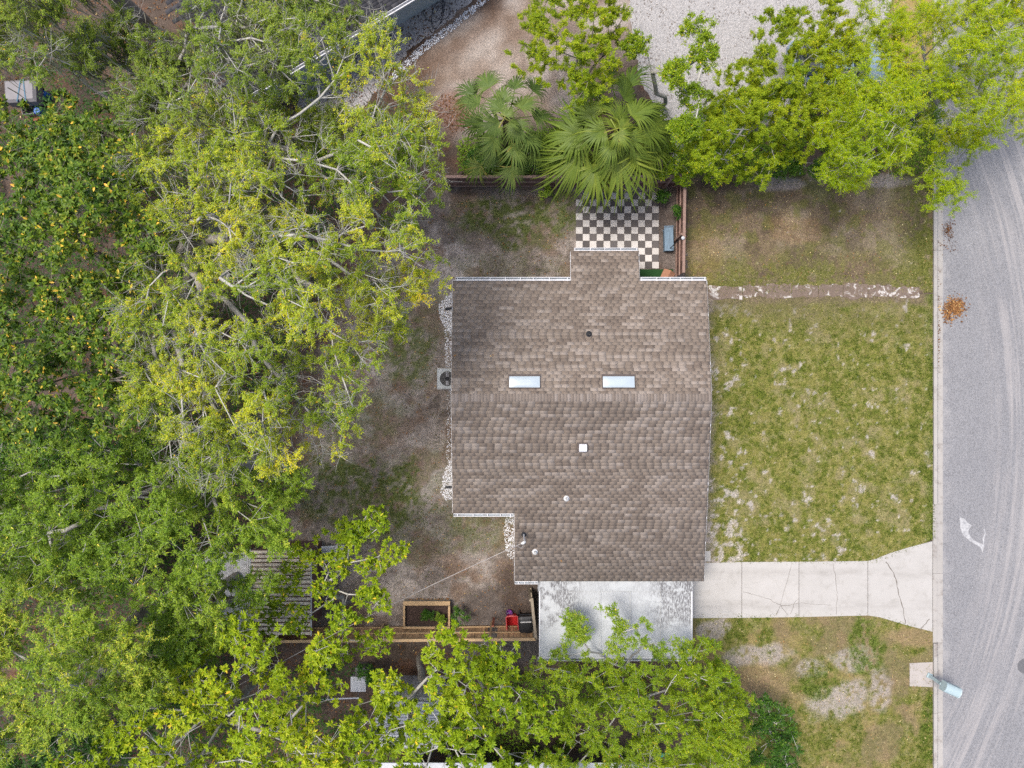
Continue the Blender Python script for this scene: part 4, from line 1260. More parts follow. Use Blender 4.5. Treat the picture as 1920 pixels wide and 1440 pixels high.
# ------------------------------------------------------------------ slatted shed and lean-to under the trees
z0 = 2.2
a, b = plan(471, 1191, z0), plan(582, 1031, z0)
shed = empty('garden_shed', ((a[0] + b[0]) / 2, (a[1] + b[1]) / 2, 0), 0, 'garden shed with a weathered slatted roof under the leafy branches', 'shed')
sw, sl = b[0] - a[0], b[1] - a[1]
mb = MB(); mb.box((0, 0, z0 / 2 - .08), (sw - .2, sl - .2, z0 - .16)); mb.build('wall', M['oldwood'], shed)
mb = MB(); mb.box((0, 0, z0 - .05), (sw, sl, .04)); mb.build('underlay', M['slatgap'], shed)
n = 20
mw = []
for i in range(5):
    mb = MB(); mb.box((0, 0, 0), (sw + .04, .125, .035), bev=.012); mw.append(mb.mesh('roof_slat', M['slatroof']))
for i in range(n):
    link('roof_slat', random.choice(mw), shed, (random.uniform(-.015, .015), -sl / 2 + (i + .5) * sl / n, z0 + random.uniform(-.01, .008)), (0, 0, random.uniform(-.006, .006)))
for s in (-1, 1):
    mb = MB(); mb.box((s * (sw / 2 + .035), 0, z0 + .005), (.05, sl + .06, .05), bev=.008); mb.build('edge_board', M['cwhite'], shed)
z1 = 2.0
a, b = plan(384, 1189, z1), plan(468, 1035, z1)
lean = empty('lean_to', ((a[0] + b[0]) / 2, (a[1] + b[1]) / 2, 0), 0, 'lean-to with a grey corrugated metal roof beside the slatted shed', 'lean-to')
lw, ll = b[0] - a[0], b[1] - a[1]
def corrugated(w, l, pitch, amp, along='y', z=0.0, drop=0.0):
    n_ = int(w / pitch * 6); vs = []; fs = []
    for i in range(n_ + 1):
        x_ = -w / 2 + w * i / n_; zz = amp * math.sin(2 * math.pi * x_ / pitch)
        for y_, dz in ((-l / 2, -drop), (l / 2, 0)):
            vs.append((x_, y_, z + zz + dz) if along == 'y' else (y_, x_, z + zz + dz))
    for i in range(n_): fs.append((2 * i, 2 * i + 2, 2 * i + 3, 2 * i + 1))
    return vs, fs
for i in range(3):
    w_ = lw / 3
    vs, fs = corrugated(w_ + .02, ll, .0762, .012, 'y', z1, .05)
    mb = MB(); mb.add(vs, fs); mb.build('roof_sheet', M['rib'], lean, (-lw / 2 + (i + .5) * w_, 0, .012 * i), smooth=True)
mb = MB()
for sx in (-1, 1):
    for sy in (-1, 1): mb2 = MB(); mb2.box((sx * (lw / 2 - .1), sy * (ll / 2 - .1), z1 / 2 - .06), (.09, .09, z1 - .12)); mb2.build('post', M['greywood'], lean)
for sy in (-1, 0, 1):
    mb2 = MB(); mb2.box((0, sy * (ll / 2 - .1), z1 - .09), (lw - .05, .06, .10)); mb2.build('beam', M['greywood'], lean)
# second little roof by the young tree
z2 = 1.4
a, b = plan(598, 1058, z2), plan(640, 1028, z2)
tbl = empty('potting_table', ((a[0] + b[0]) / 2, (a[1] + b[1]) / 2, 0), R(4), 'grey slatted potting table half hidden by the young tree', 'table')
for i in range(6):
    mb = MB(); mb.box((0, -.28 + i * .112, .86), (1.0, .10, .03), bev=.006); mb.build('top_slat', M['rib'], tbl)
for sx in (-1, 1):
    for sy in (-1, 1):
        mb = MB(); mb.box((sx * .42, sy * .24, .42), (.07, .07, .84)); mb.build('leg', M['greywood'], tbl)

# southern neighbour: white shed, white roof, odds and ends
zs = 2.3
a, b = plan(704, 1402, zs), plan(830, 1314, zs)
ws = empty('white_shed', ((a[0] + b[0]) / 2, (a[1] + b[1]) / 2, 0), R(-2), 'white shed with a ribbed metal roof under bright green branches', 'shed')
w_, l_ = b[0] - a[0], b[1] - a[1]
mb = MB(); mb.box((0, .15, zs / 2 - .06), (w_ - .2, l_ - .1, zs - .12)); mb.build('wall', M['cwhite'], ws)
nr = 14
for i in range(nr):
    mb = MB(); yy = -l_ / 2 + (i + .5) * l_ / nr
    mb.box((0, yy, zs + .01), (w_, l_ / nr - .012, .02)); mb.box((0, yy + l_ / nr * .35, zs + .03), (w_, .03, .03)); mb.build('roof_panel', M['cwhite'], ws)
lo = [(-w_ / 2, l_ / 2, zs), (-w_ / 2 + .75, l_ / 2, zs), (-w_ / 2 + .9, l_ / 2 + .75, 1.75), (-w_ / 2 + .3, l_ / 2 + .75, 1.75)]
mb = MB(); mb.hull([(x_, y_, z_ - .03) for x_, y_, z_ in lo], lo); mb.build('awning', M['cwhite'], ws)
wc = empty('white_cabinet', plan(672, 1276, .9), 0, 'white cabinet with grey lid half hidden by dark green leaves', 'cabinet')
wc.location.z = 0
mb = MB(); mb.box((0, -.15, .45), (.62, .62, .90), bev=.01); mb.build('body', M['cwhite'], wc)
mb = MB(); mb.box((0, -.15, .915), (.66, .66, .03), bev=.008); mb.build('lid', M['cwhite'], wc)
mb = MB(); mb.box((.03, .32, .35), (.42, .30, .70), bev=.01); mb.build('side_box', M['greyp'], wc)
hr = empty('handrail', plan(630, 1310, .9), R(2), 'pale metal rail across the brown litter near the white cabinet', 'rail')
hr.location.z = 0
mb = MB(); mb.tube([(-1.0, 0, .9), (1.0, 0, .9)], .035, 8); mb.build('bar', M['steel'], hr)
for s in (-1, 0, 1):
    mb = MB(); mb.tube([(s * .9, 0, 0), (s * .9, 0, .9)], .025, 8); mb.build('post', M['steel'], hr)
zb = 2.7
nh = empty('neighbour_bungalow', plan(1070, 1600, 0), 0, 'neighbouring bungalow with a white roof at the photograph bottom edge', 'house')
a, b = plan(700, 1700, zb), plan(1232, 1430, zb)
cx_, cy_ = (a[0] + b[0]) / 2 - nh.location.x, (a[1] + b[1]) / 2 - nh.location.y
mb = MB(); mb.box((cx_, cy_ - 1.0, zb / 2 - .05), (b[0] - a[0] - .5, b[1] - a[1] - 2.4, zb - .12)); mb.build('wall', M['wall'], nh)
wseg = (b[0] - a[0]) / 12
for i in range(12):
    mb = MB(); xx = a[0] - nh.location.x + (i + .5) * wseg
    mb.box((xx, cy_, zb), (wseg - .012, b[1] - a[1], .04)); mb.box((xx + wseg / 2 - .02, cy_, zb + .035), (.035, b[1] - a[1], .03)); mb.build('roof_panel', M['cwhite'], nh)
tl = empty('turquoise_sprayer', plan(1243, 1417, .2), R(5), 'small turquoise garden toy lying at the foot of the bright tree', 'toy')
tl.location.z = 0
mb = MB(); mb.tube([(-.28, 0, .12), (-.22, 0, .12), (.02, 0, .12), (.05, 0, .12)], [.06, .10, .10, .05], 12); mb.build('body', M['teal'], tl)
mb = MB(); mb.tube([(.05, 0, .12), (.16, .02, .12), (.18, .02, .12), (.32, .03, .12)], [.04, .05, .07, .05], 10); mb.build('nozzle', M['teal'], tl)

# ------------------------------------------------------------------ north-west neighbour: dark roof with white gutter, pale walkway
A, B = PV(545, 132, 2.7), PV(785, -12, 2.7)
d = (B - A); L = d.length; rzv = math.atan2(d.y, d.x)
nw = empty('dark_roofed_house', (A.x, A.y, 0), rzv, 'neighbouring house with a dark grey shingle roof and white gutter', 'house')
V_, T_ = [], []
L2 = L + 6; off0 = -2.2
rows = 34
for r in range(rows):
    x = off0 - random.random() * .9
    while x < L + 3:
        w = .305
        y0 = .02 + r * .14
        V_.append(np.array([(x + .004, y0, .0), (x + w - .004, y0, 0), (x + w - .004, y0 + .16, .02), (x + .004, y0 + .16, .02),
                            (x + .004, y0, .018), (x + w - .004, y0, .018), (x + w - .004, y0 + .16, .022), (x + .004, y0 + .16, .022)]) + [0, 0, 2.72 + y0 * .16])
        T_ += [random.random()] * 8; x += w
n = len(V_)
f = (np.arange(n)[:, None, None] * 8 + np.array(TF)[None]).reshape(-1, 4)
o = link('shingle_field', np_mesh('shingle_field', np.concatenate(V_), [f], t=T_, m=M['dark_shingle']), nw); o['kind'] = 'stuff'
wb_ = PV(776, 30, 0) - A; wy = wb_.dot(Vector((-math.sin(rzv), math.cos(rzv), 0)))
mb = MB(); mb.hull([(off0 + .3, wy, 0), (L + 2.5, wy, 0), (L + 2.5, 4.7, 0), (off0 + .3, 4.7, 0)], [(off0 + .3, wy, 2.66), (L + 2.5, wy, 2.66), (L + 2.5, 4.7, 3.30), (off0 + .3, 4.7, 3.30)]); mb.build('wall', M['path'], nw)
for px_, py_ in ((628, 88), (738, 22)):
    q_ = PV(px_, py_, 1.75) - A; u_ = q_.dot(Vector((math.cos(rzv), math.sin(rzv), 0)))
    mb = MB(); mb.box((u_, wy - .012, 1.75), (1.0, .04, .9), bev=.008); fr_ = mb.build('window', M['white'], nw)
    for s_ in (-1, 1):
        mb = MB(); mb.box((u_ + s_ * .235, wy - .036, 1.75), (.42, .02, .80)); mb.build('pane', M['glass'], fr_)
mb = MB(); mb.hull([(off0, 0, 2.62), (L + 3, 0, 2.62), (L + 3, 4.78, 3.38), (off0, 4.78, 3.38)], [(off0, 0, 2.715), (L + 3, 0, 2.715), (L + 3, 4.78, 3.475), (off0, 4.78, 3.475)]); mb.build('roof_deck', M['deck'], nw)
mb = MB(); mb.box((L / 2 + .4, -.02, 2.68), (L + 5.2, .02, .12)); mb.box((L / 2 + .4, -.13, 2.66), (L + 5.2, .015, .10)); mb.box((L / 2 + .4, -.075, 2.62), (L + 5.2, .11, .012)); mb.box((L / 2 + .4, -.135, 2.715), (L + 5.2, .03, .012)); mb.build('gutter', M['white'], nw)
hose = MB(); hp_ = []
c0 = PV(818, 22, .03)
for i in range(130):
    t = i / 129; w = t * 2 * math.pi * 3.4
    ex = .95 + .25 * math.sin(w * .37 + 1); hp_.append((c0.x + math.cos(w) * .42 * ex + t * .5 - .2 + .12 * math.sin(3.1 * w * .3), c0.y + math.sin(w) * .62 * (1.1 - .35 * t) + .25 * math.sin(w * .5), .03 + .01 * math.sin(w * 2)))
hose.tube(hp_, .013, 6)
tag(hose.build('garden_hose', M['hose'], smooth=True), 'dark garden hose in loose loops on the pale gravel strip', 'hose')

# things stored under the oaks at the north-west
bx = empty('covered_trailer', plan(40, 172, .9), R(3), 'grey covered trailer with blue straps under the mossy oak', 'trailer')
bx.location.z = 0
mb = MB(); mb.box((0, 0, .72), (1.35, .95, .66), bev=.10); mb.build('cover', M['greyp'], bx)
mb = MB(); mb.box((0, 0, .34), (1.25, .85, .08)); mb.tube([(.6, 0, .34), (1.1, 0, .34)], .035, 8); mb.build('chassis', M['blackrub'], bx)
for x_ in (.0, .24):
    mb = MB(); mb.box((x_, 0, .73), (.05, .97, .675), rotm('Z', -12 if x_ == 0 else 4)); mb.build('strap', M['navy'], bx)
for s in (-1, 1):
    mb = MB(); mb.tube([(0, s * .44, .24), (0, s * .53, .24)], .24, 18); mb.build('wheel', M['blackrub'], bx)
for (px, py, lab, ht) in ((80, 176, 'small blue barrel at the corner of the grey trailer', .45), (70, 208, 'blue drum standing on rusty ground below the grey trailer', .6)):
    dr = empty('blue_drum', plan(px, py, ht * .9), 0, lab, 'drum', 'blue drums under the oak'); dr.location.z = 0
    mb = MB(); mb.lathe((0, 0, 0), [(.14, 0), (.16, .03), (.16, ht * .33), (.17, ht * .35), (.16, ht * .37), (.16, ht * .66), (.17, ht * .68), (.16, ht * .7), (.16, ht - .03), (.14, ht), (.13, ht - .02)], 18); mb.build('body', M['blue'], dr)
    mb = MB(); mb.lathe((.06, .03, ht - .02), [(.03, 0), (.03, .03), (.01, .035)], 10); mb.build('bung', M['cwhite'], dr)
tb = empty('terracotta_tray', plan(63, 219, .2), R(10), 'terracotta tray on the ground beside the blue drum', 'tray'); tb.location.z = 0
vs, fs, ring = tubmesh(.45, .32, .16, .02); mb = MB(); mb.add(vs, fs); mb.build('body', M['terr'], tb)
wb = empty('white_jug', plan(73, 236, .15), R(20), 'small white jug with blue cap lying under the oak', 'jug'); wb.location.z = 0
mb = MB(); mb.tube([(-.14, 0, .08), (-.12, 0, .08), (.06, 0, .08), (.10, 0, .08)], [.05, .08, .08, .035], 10); mb.build('body', M['cwhite'], wb)
mb = MB(); mb.tube([(.10, 0, .08), (.18, 0, .08)], .04, 10); mb.build('cap', M['blue'], wb)
gb = empty('grey_crate', plan(52, 205, .4), R(4), 'grey crate partly under grey moss below the trailer', 'crate'); gb.location.z = 0
vs, fs, ring = tubmesh(.55, .42, .4, .02); mb = MB(); mb.add(vs, fs); mb.build('body', M['greyp'], gb)

# ------------------------------------------------------------------ car half hidden by the bright tree
car = empty('parked_car', plan(1580, 112, 1.0), R(-2), 'blue-grey car on the white gravel, half hidden by bright leaves', 'car'); car.location.z = 0
def loft(prof, widths):
    """prof: list of (x, z_low, z_high, half_width_low, half_width_high)"""
    vs, fs = [], []
    for x_, zl, zh, wl, wh in prof:
        vs += [(x_, -wl, zl), (x_, -wl * 1.02, (zl + zh) / 2), (x_, -wh, zh), (x_, 0, zh + .025), (x_, wh, zh), (x_, wl * 1.02, (zl + zh) / 2), (x_, wl, zl)]
    for i in range(len(prof) - 1):
        for j in range(7):
            a_ = i * 7 + j; b_ = i * 7 + (j + 1) % 7
            fs.append((a_, b_, b_ + 7, a_ + 7))
    fs += [tuple(range(6, -1, -1)), tuple(range((len(prof) - 1) * 7, len(prof) * 7))]
    return vs, fs
vs, fs = loft([(-2.25, .45, .75, .70, .68), (-2.15, .28, .92, .84, .78), (-1.5, .25, .98, .88, .82), (-.3, .25, .98, .89, .83), (.9, .25, .98, .89, .82), (1.7, .26, .90, .87, .76), (2.15, .30, .78, .80, .68), (2.28, .42, .66, .66, .58)], 0)
mb = MB(); mb.add(vs, fs); mb.build('body', M['carpaint'], car, smooth=True)
vs, fs = loft([(-2.0, .95, 1.02, .76, .70), (-1.55, .95, 1.38, .78, .60), (-1.0, .95, 1.46, .79, .62), (.0, .95, 1.46, .79, .62), (.45, .95, 1.40, .79, .62), (1.15, .95, 1.0, .76, .70)], 0)
mb = MB(); mb.add(vs, fs); mb.build('cabin', M['glass'], car)
mb = MB(); mb.box((-.45, 0, 1.478), (1.45, 1.20, .03), bev=.012); mb.build('roof', M['carpaint'], car)
for s in (-1, 1):
    mb = MB(); mb.hull([(-.5, s * .62, 1.46), (-.42, s * .62, 1.46), (-.42, s * .80, .96), (-.5, s * .80, .96)], [(-.5, s * .64, 1.47), (-.42, s * .64, 1.47), (-.42, s * .82, .97), (-.5, s * .82, .97)]); mb.build('pillar', M['carpaint'], car)
    mb = MB(); mb.box((.72, s * .95, 1.0), (.14, .20, .13), bev=.03); mb.build('mirror', M['carpaint'], car)
    mb = MB(); mb.box((2.2, s * .52, .66), (.12, .26, .10), bev=.02); mb.build('headlight', M['cwhite'], car)
    for x_ in (-1.4, 1.4):
        mb = MB(); mb.tube([(x_, s * .70, .32), (x_, s * .90, .32)], .32, 20); wh = mb.build('wheel', M['blackrub'], car)
        mb = MB(); mb.tube([(x_, s * .895, .32), (x_, s * .912, .32)], .20, 16); mb.build('rim', M['steel'], wh)

# ------------------------------------------------------------------ vegetation
def unit(v):
    return v / (np.linalg.norm(v, axis=-1, keepdims=True) + 1e-9)

def leaf_mesh(name, pos, d, nrm, L, wr, t, m, verts=4, droop=.18, fold=.10):
    n = len(pos)
    d = unit(d); s = unit(np.cross(d, nrm)); nn = np.cross(s, d)
    L = L[:, None]; W = L * wr
    tip = pos + d * L - nn * (L * droop)
    if verts == 3:
        bp = pos + d * (L * .12)
        V = np.stack([bp - s * W * .5, bp + s * W * .5 + nn * W * fold, tip], 1)
        F_ = [np.arange(n)[:, None] * 3 + np.array([0, 1, 2])]
    elif verts == 4:
        mid = pos + d * (L * .48) - nn * (L * droop * .2)
        V = np.stack([pos, mid + s * W * .5 + nn * W * fold, tip, mid - s * W * .5 + nn * W * fold], 1)
        i = np.arange(n)[:, None] * 4
        F_ = [i + np.array([0, 1, 2]), i + np.array([0, 2, 3])]
    else:
        q1 = pos + d * (L * .30) - nn * (L * droop * .05); q2 = pos + d * (L * .68) - nn * (L * droop * .45)
        V = np.stack([pos, q1 + s * W * .46 + nn * W * fold, q2 + s * W * .42 + nn * W * fold, tip, q2 - s * W * .42 + nn * W * fold, q1 - s * W * .46 + nn * W * fold], 1)
        i = np.arange(n)[:, None] * 6
        F_ = [i + np.array([0, 1, 2, 3]), i + np.array([0, 3, 4, 5])]
    return np_mesh(name, V.reshape(-1, 3), F_, t=np.repeat(np.clip(t, 0, 1), verts), m=m)

def tubes_np(name, P0, P1, D0, D1, r0, r1, g, m):
    """tapered limb pieces; D0/D1 tangents at the ends, g = girth attribute"""
    V, F_, T, base = [], [], [], 0
    for lo, hi, k in ((0, .014, 3), (.014, .05, 5), (.05, 9, 9)):
        sel = (r0 >= lo) & (r0 < hi)
        n = int(sel.sum())
        if not n: continue
        w = 2 * np.pi * np.arange(k) / k
        rings = []
        for P, D, r in ((P0[sel], D0[sel], r0[sel]), (P1[sel], D1[sel], r1[sel])):
            D = unit(D); ref = np.where(np.abs(D[:, 2:3]) < .9, [[0, 0, 1.]], [[1., 0, 0]])
            a = unit(np.cross(D, ref)); b = np.cross(D, a)
            rings.append(P[:, None] + (a[:, None] * np.cos(w)[None, :, None] + b[:, None] * np.sin(w)[None, :, None]) * r[:, None, None])
        v = np.stack(rings, 1).reshape(n, 2 * k, 3)
        V.append(v.reshape(-1, 3)); T.append(np.repeat(g[sel], 2 * k))
        j = np.arange(k); j2 = (j + 1) % k
        q = np.stack([j, j2, j2 + k, j + k], 1)
        F_.append((base + np.arange(n)[:, None, None] * 2 * k + q[None]).reshape(-1, 4)); base += n * 2 * k
    return np_mesh(name, np.concatenate(V), F_, t=np.concatenate(T), m=m, smooth=True)

def grow(base, fork_h, tips, lean, step=.7, k_path=.35, r_tip=.006, seedtrunk=0):
    """a branching skeleton from the base to every tip; returns nodes, parents, radii"""
    nodes = [np.array(base, float)]; par = [-1]; plen = [0.0]
    nt = max(2, int(fork_h / .6))
    for i in range(1, nt + 1):
        t = i / nt
        p = np.array(base) + np.array([lean[0] * t ** 1.5, lean[1] * t ** 1.5, fork_h * t]) + np.append(rng.normal(0, .06, 2), 0)
        nodes.append(p); par.append(len(nodes) - 2); plen.append(plen[-1] + fork_h / nt)
    n0 = len(nodes)
    cap = 40000
    A = np.zeros((cap, 3)); Lp = np.zeros(cap); Pa = np.full(cap, -1, int)
    A[:n0] = nodes; Lp[:n0] = plen; Pa[:n0] = par
    n = n0
    fork = nodes[-1]
    ends = []
    order = np.argsort(np.linalg.norm(tips - fork, axis=1) + rng.normal(0, .5, len(tips)))
    lo = max(0, n0 - 3)
    for ti in order:
        p = tips[ti]
        dv = A[lo:n] - p
        dist = np.sqrt((dv ** 2).sum(1))
        cost = dist + k_path * Lp[lo:n] + np.where(A[lo:n, 2] > p[2] + .3, .6 * (A[lo:n, 2] - p[2]), 0)
        j = lo + int(np.argmin(cost)); D = p - A[j]; L = np.linalg.norm(D)
        m_ = max(1, int(L / step)); prev = j
        side = np.cross(D, rng.normal(0, 1, 3)); side = side / (np.linalg.norm(side) + 1e-6)
        bow = rng.uniform(.04, .16) * L
        for q in range(1, m_ + 1):
            t = q / m_
            x = A[j] + D * t + side * bow * math.sin(math.pi * t) + (rng.normal(0, .05, 3) * min(1, L) if q < m_ else 0)
            x[2] -= .10 * L * math.sin(math.pi * t) * .3
            if n >= cap: break
            A[n] = x; Pa[n] = prev; Lp[n] = Lp[prev] + np.linalg.norm(x - A[prev]); prev = n; n += 1
        ends.append(prev)
    A = A[:n]; Pa = Pa[:n]
    acc = np.zeros(n); has = np.zeros(n, bool); e = 2.35
    for i in range(n - 1, 0, -1):
        if not has[i]: acc[i] = r_tip ** e
        acc[Pa[i]] += acc[i] if i >= 1 else 0; has[Pa[i]] = True
    r = acc ** (1 / e)
    tipidx = np.array(ends)
    return A, Pa, r, tipidx

def canopy_clumps(poly, zt, ze, spacing, seed, jit=.5, extra=()):
    """clump centres spread through a crown whose outline was surveyed at its own height"""
    zm = (zt + ze) / 2
    xs = [p[0] for p in poly]; ys = [p[1] for p in poly]
    k = (H - zm) / F; sp = spacing / k
    g = np.random.default_rng(seed)
    cand = g.uniform([min(xs), min(ys)], [max(xs), max(ys)], (6000, 2))
    sd = poly_sd(cand[:, 0], cand[:, 1], poly)
    cand = cand[sd > spacing * .30 / k]; sd = sd[sd > spacing * .30 / k]
    keep = []
    for i in range(len(cand)):
        c = cand[i]
        if all((c[0] - cand[j][0]) ** 2 + (c[1] - cand[j][1]) ** 2 > sp * sp for j in keep): keep.append(i)
    cand = cand[keep]; sd = sd[keep]; mx = max(sd.max(), 1e-6)
    z = ze + (zt - ze) * np.sqrt(np.clip(sd / mx, 0, 1)) + g.normal(0, jit, len(cand))
    out = [plan(a, b, zz) for (a, b), zz in zip(cand, z)]
    for (a, b, zz) in extra: out.append(plan(a, b, zz))
    return np.array(out)

TREES = []
def tree(name, label, cat, base, poly, zt, ze, spacing=1.7, cr=1.0, tips_per=18, leaf='oak', leaf_len=.09, wr=.42, per_tip=80, mode='spray',
         bark='bark', fork=.4, trunk_r=None, seed=1, group=None, extra=(), flat=.55, twig=.38, ntw=4, verts=4, tint=(0.0, .22, .35), droop=.18, upness=1.0, jit=.5, r_tip=.006, under=0.25, moss=0, base_z=0.0, size_far=.0, bare=.0, lean=None, lai=3.0, dens=None, low=None):
    if leaf in ('oak', 'moss_oak', 'fine', 'olive', 'laurel') or leaf_len < .085: verts = 3
    global rng
    rng_old = rng; rng = np.random.default_rng(seed * 101 + 7)
    C_ = canopy_clumps(poly, zt, ze, spacing, seed, jit, extra)
    if low is None: low = zt > 5.2
    if low:
        C_ = np.concatenate([C_, canopy_clumps(poly, zt - 1.7, ze - 1.5, spacing * 1.15, seed + 500, jit)])
    nC = len(C_)
    wp = np.array(wpoly(poly, (zt + ze) / 2)); xs_, ys_ = wp[:, 0], wp[:, 1]
    area = abs(np.dot(xs_, np.roll(ys_, 1)) - np.dot(ys_, np.roll(xs_, 1))) / 2 + len(extra) * cr * cr * 1.5
    if dens is None: dens = (19 if mode == 'spray' else 15) * (1 if area > 8 else 1.5)
    tips_per = dens * area / nC
    per_tip = lai * area / (leaf_len ** 2 * .87 * wr * (.7 if verts == 6 else .5)) / (tips_per * nC)
    b = plan(base[0], base[1], 0); b[2] = base_z - .05
    root = empty(name, b, 0, label, cat, group)
    # tips inside clumps: mostly in the upper shell
    tp = []
    for c in C_:
        m_ = max(3, int(rng.poisson(tips_per)))
        u = unit(rng.normal(0, 1, (m_, 3))); u[:, 2] = np.abs(u[:, 2]) * 1.0 - (rng.random(m_) < under) * np.abs(u[:, 2]) * 1.6
        rr = rng.uniform(.45, 1.0, (m_, 1)) ** .7
        s_ = rng.uniform(.75, 1.2)
        tp.append(c + u * rr * [cr * s_, cr * s_, cr * flat * s_])
    tp = np.concatenate(tp); tp[:, 2] = np.maximum(tp[:, 2], base_z + .25)
    cen = C_.mean(0); fork_h = (zt - base_z) * fork
    ln = (cen[:2] - b[:2]) * (.25 if lean is None else lean)
    A, Pa, r, tipi = grow(b, fork_h, tp, ln, r_tip=r_tip)
    n = len(A)
    if trunk_r: 
        sc = trunk_r / r[0] if r[0] > 0 else 1
        r = np.where(r > r_tip * 3, r * (1 + (sc - 1) * np.clip((r - r_tip * 3) / (r[0] - r_tip * 3 + 1e-6), 0, 1)), r)
    par = Pa[1:]; ch = np.arange(1, n)
    tang = np.zeros((n, 3)); tang[1:] = unit(A[1:] - A[par]); tang[0] = [0, 0, 1]
    best = np.full(n, -1); br = np.zeros(n)
    for i in range(1, n):
        p = Pa[i]
        if r[i] > br[p]: br[p] = r[i]; best[p] = i
    tb = tang.copy()
    hb = best >= 0
    tb[hb] = unit(tang[hb] + tang[best[hb]])
    main = best[par] == ch
    D0 = np.where(main[:, None], tb[par], tang[ch]); D1 = tb[ch]
    R0 = np.where(main, r[par], np.minimum(r[par], r[ch] * 1.25)); R0 = np.where(main, R0, np.minimum(R0, r[ch] * 1.6 + .004)); R1 = r[ch]
    flare = np.ones(len(ch)); flare[0] = 1.35
    # twiglets at every tip
    kT = ntw
    nt = len(tipi)
    dT = tang[tipi]
    tw_d = unit(dT[:, None] * .7 + rng.normal(0, .75, (nt, kT, 3)) + [0, 0, .25 * upness])
    tw_L = rng.uniform(.55, 1.2, (nt, kT)) * twig
    bt = rng.random(nt) < bare
    tw_L[bt] *= 1.9; tw_d[bt] = unit(tw_d[bt] + [0, 0, .45])
    P0t = np.repeat(A[tipi][:, None], kT, 1); P1t = P0t + tw_d * tw_L[..., None]
    bendy = r_tip > .009
    if bendy:
        Pm = (P0t + P1t) / 2 + unit(np.cross(tw_d, rng.normal(0, 1, tw_d.shape))) * (tw_L * rng.uniform(.05, .2, tw_L.shape))[..., None]
        tip2 = Pm + (P1t - Pm) * .7 + rng.normal(0, .09, Pm.shape) * tw_L[..., None] * 2
    P0a = np.concatenate([A[par], P0t.reshape(-1, 3)]); P1a = np.concatenate([A[ch], P1t.reshape(-1, 3)])
    D0a = np.concatenate([D0, tw_d.reshape(-1, 3)]); D1a = np.concatenate([D1, tw_d.reshape(-1, 3)])
    r0a = np.concatenate([R0 * flare, np.full(nt * kT, r_tip * .8)]); r1a = np.concatenate([R1, np.full(nt * kT, r_tip * .35)])
    if bendy:
        k0 = len(A[par]); e_ = (Pm - P0t).reshape(-1, 3); e2 = (P1t - Pm).reshape(-1, 3); e3 = (tip2 - Pm).reshape(-1, 3); nq = len(e_)
        P0a = np.concatenate([P0a[:k0], P0t.reshape(-1, 3), Pm.reshape(-1, 3), Pm.reshape(-1, 3)]); P1a = np.concatenate([P1a[:k0], Pm.reshape(-1, 3), P1t.reshape(-1, 3), tip2.reshape(-1, 3)])
        D0a = np.concatenate([D0a[:k0], e_, e_ + e2, e3]); D1a = np.concatenate([D1a[:k0], e_ + e2, e2, e3])
        r0a = np.concatenate([r0a[:k0], np.full(nq, r_tip * .75), np.full(nq, r_tip * .55), np.full(nq, r_tip * .4)]); r1a = np.concatenate([r1a[:k0], np.full(nq, r_tip * .55), np.full(nq, r_tip * .28), np.full(nq, r_tip * .22)])
    girth = np.clip((r0a - .02) / .12, 0, 1)
    me = tubes_np('trunk', P0a - b, P1a - b, D0a, D1a, r0a, r1a, girth, M[bark])
    o = link('trunk', me, root)
    # leaves
    patch = fbm(A[tipi][:, 0], A[tipi][:, 1], .30, seed + 40, 3) * .7 + vnoise(A[tipi][:, 0], A[tipi][:, 1], 1.1, seed + 90) * .3
    t0, tj, tpx = tint
    tip_t = t0 + .42 + (patch - .5) * 2 * tpx + rng.normal(0, .06, nt)
    cnt = np.maximum(2, rng.poisson(per_tip, nt)); cnt[bt] = rng.poisson(2, bt.sum()); idx = np.repeat(np.arange(nt), cnt); m_ = len(idx)
    kk = rng.integers(0, kT, m_)
    td = tw_d[idx, kk]; tL = tw_L[idx, kk]
    if mode == 'spray':
        s_ = rng.uniform(.05, 1.05, m_)
        pos = A[tipi][idx] + td * (tL * s_)[:, None] + rng.normal(0, .03, (m_, 3))
        d = unit(td * .5 + unit(rng.normal(0, 1, (m_, 3))) * [1, 1, .55])
        nr = unit(np.array([0, 0, 1.0]) * upness + rng.normal(0, .42, (m_, 3)))
    else:                                                   # whorl of leaves at the shoot's end
        # shoots end at different heights; leaves fan out all round
        s_ = 1.0 - np.abs(rng.normal(0, .16, m_))
        pos = A[tipi][idx] + td * (tL * s_)[:, None]
        az = rng.uniform(0, 2 * np.pi, m_); el = rng.normal(.28, .34, m_)
        d = unit(np.stack([np.cos(az) * np.cos(el), np.sin(az) * np.cos(el), np.sin(el)], 1) + td * .25)
        hz = np.stack([np.cos(az), np.sin(az), np.zeros(m_)], 1)
        nr = unit(np.array([0, 0, 1.0]) - hz * np.sin(el)[:, None] * .6 + rng.normal(0, .32, (m_, 3)))
    Ls = leaf_len * rng.uniform(.65, 1.2, m_)
    t = tip_t[idx] + rng.normal(0, tj, m_)
    old = rng.random(m_) < .012
    t = np.where(old, rng.uniform(.9, 1.0, m_), np.minimum(t, .97))
    me = leaf_mesh('crown', pos - b, d, nr, Ls, wr, t, LEAF[leaf], verts, droop)
    o = link('crown', me, root); o['kind'] = 'stuff'
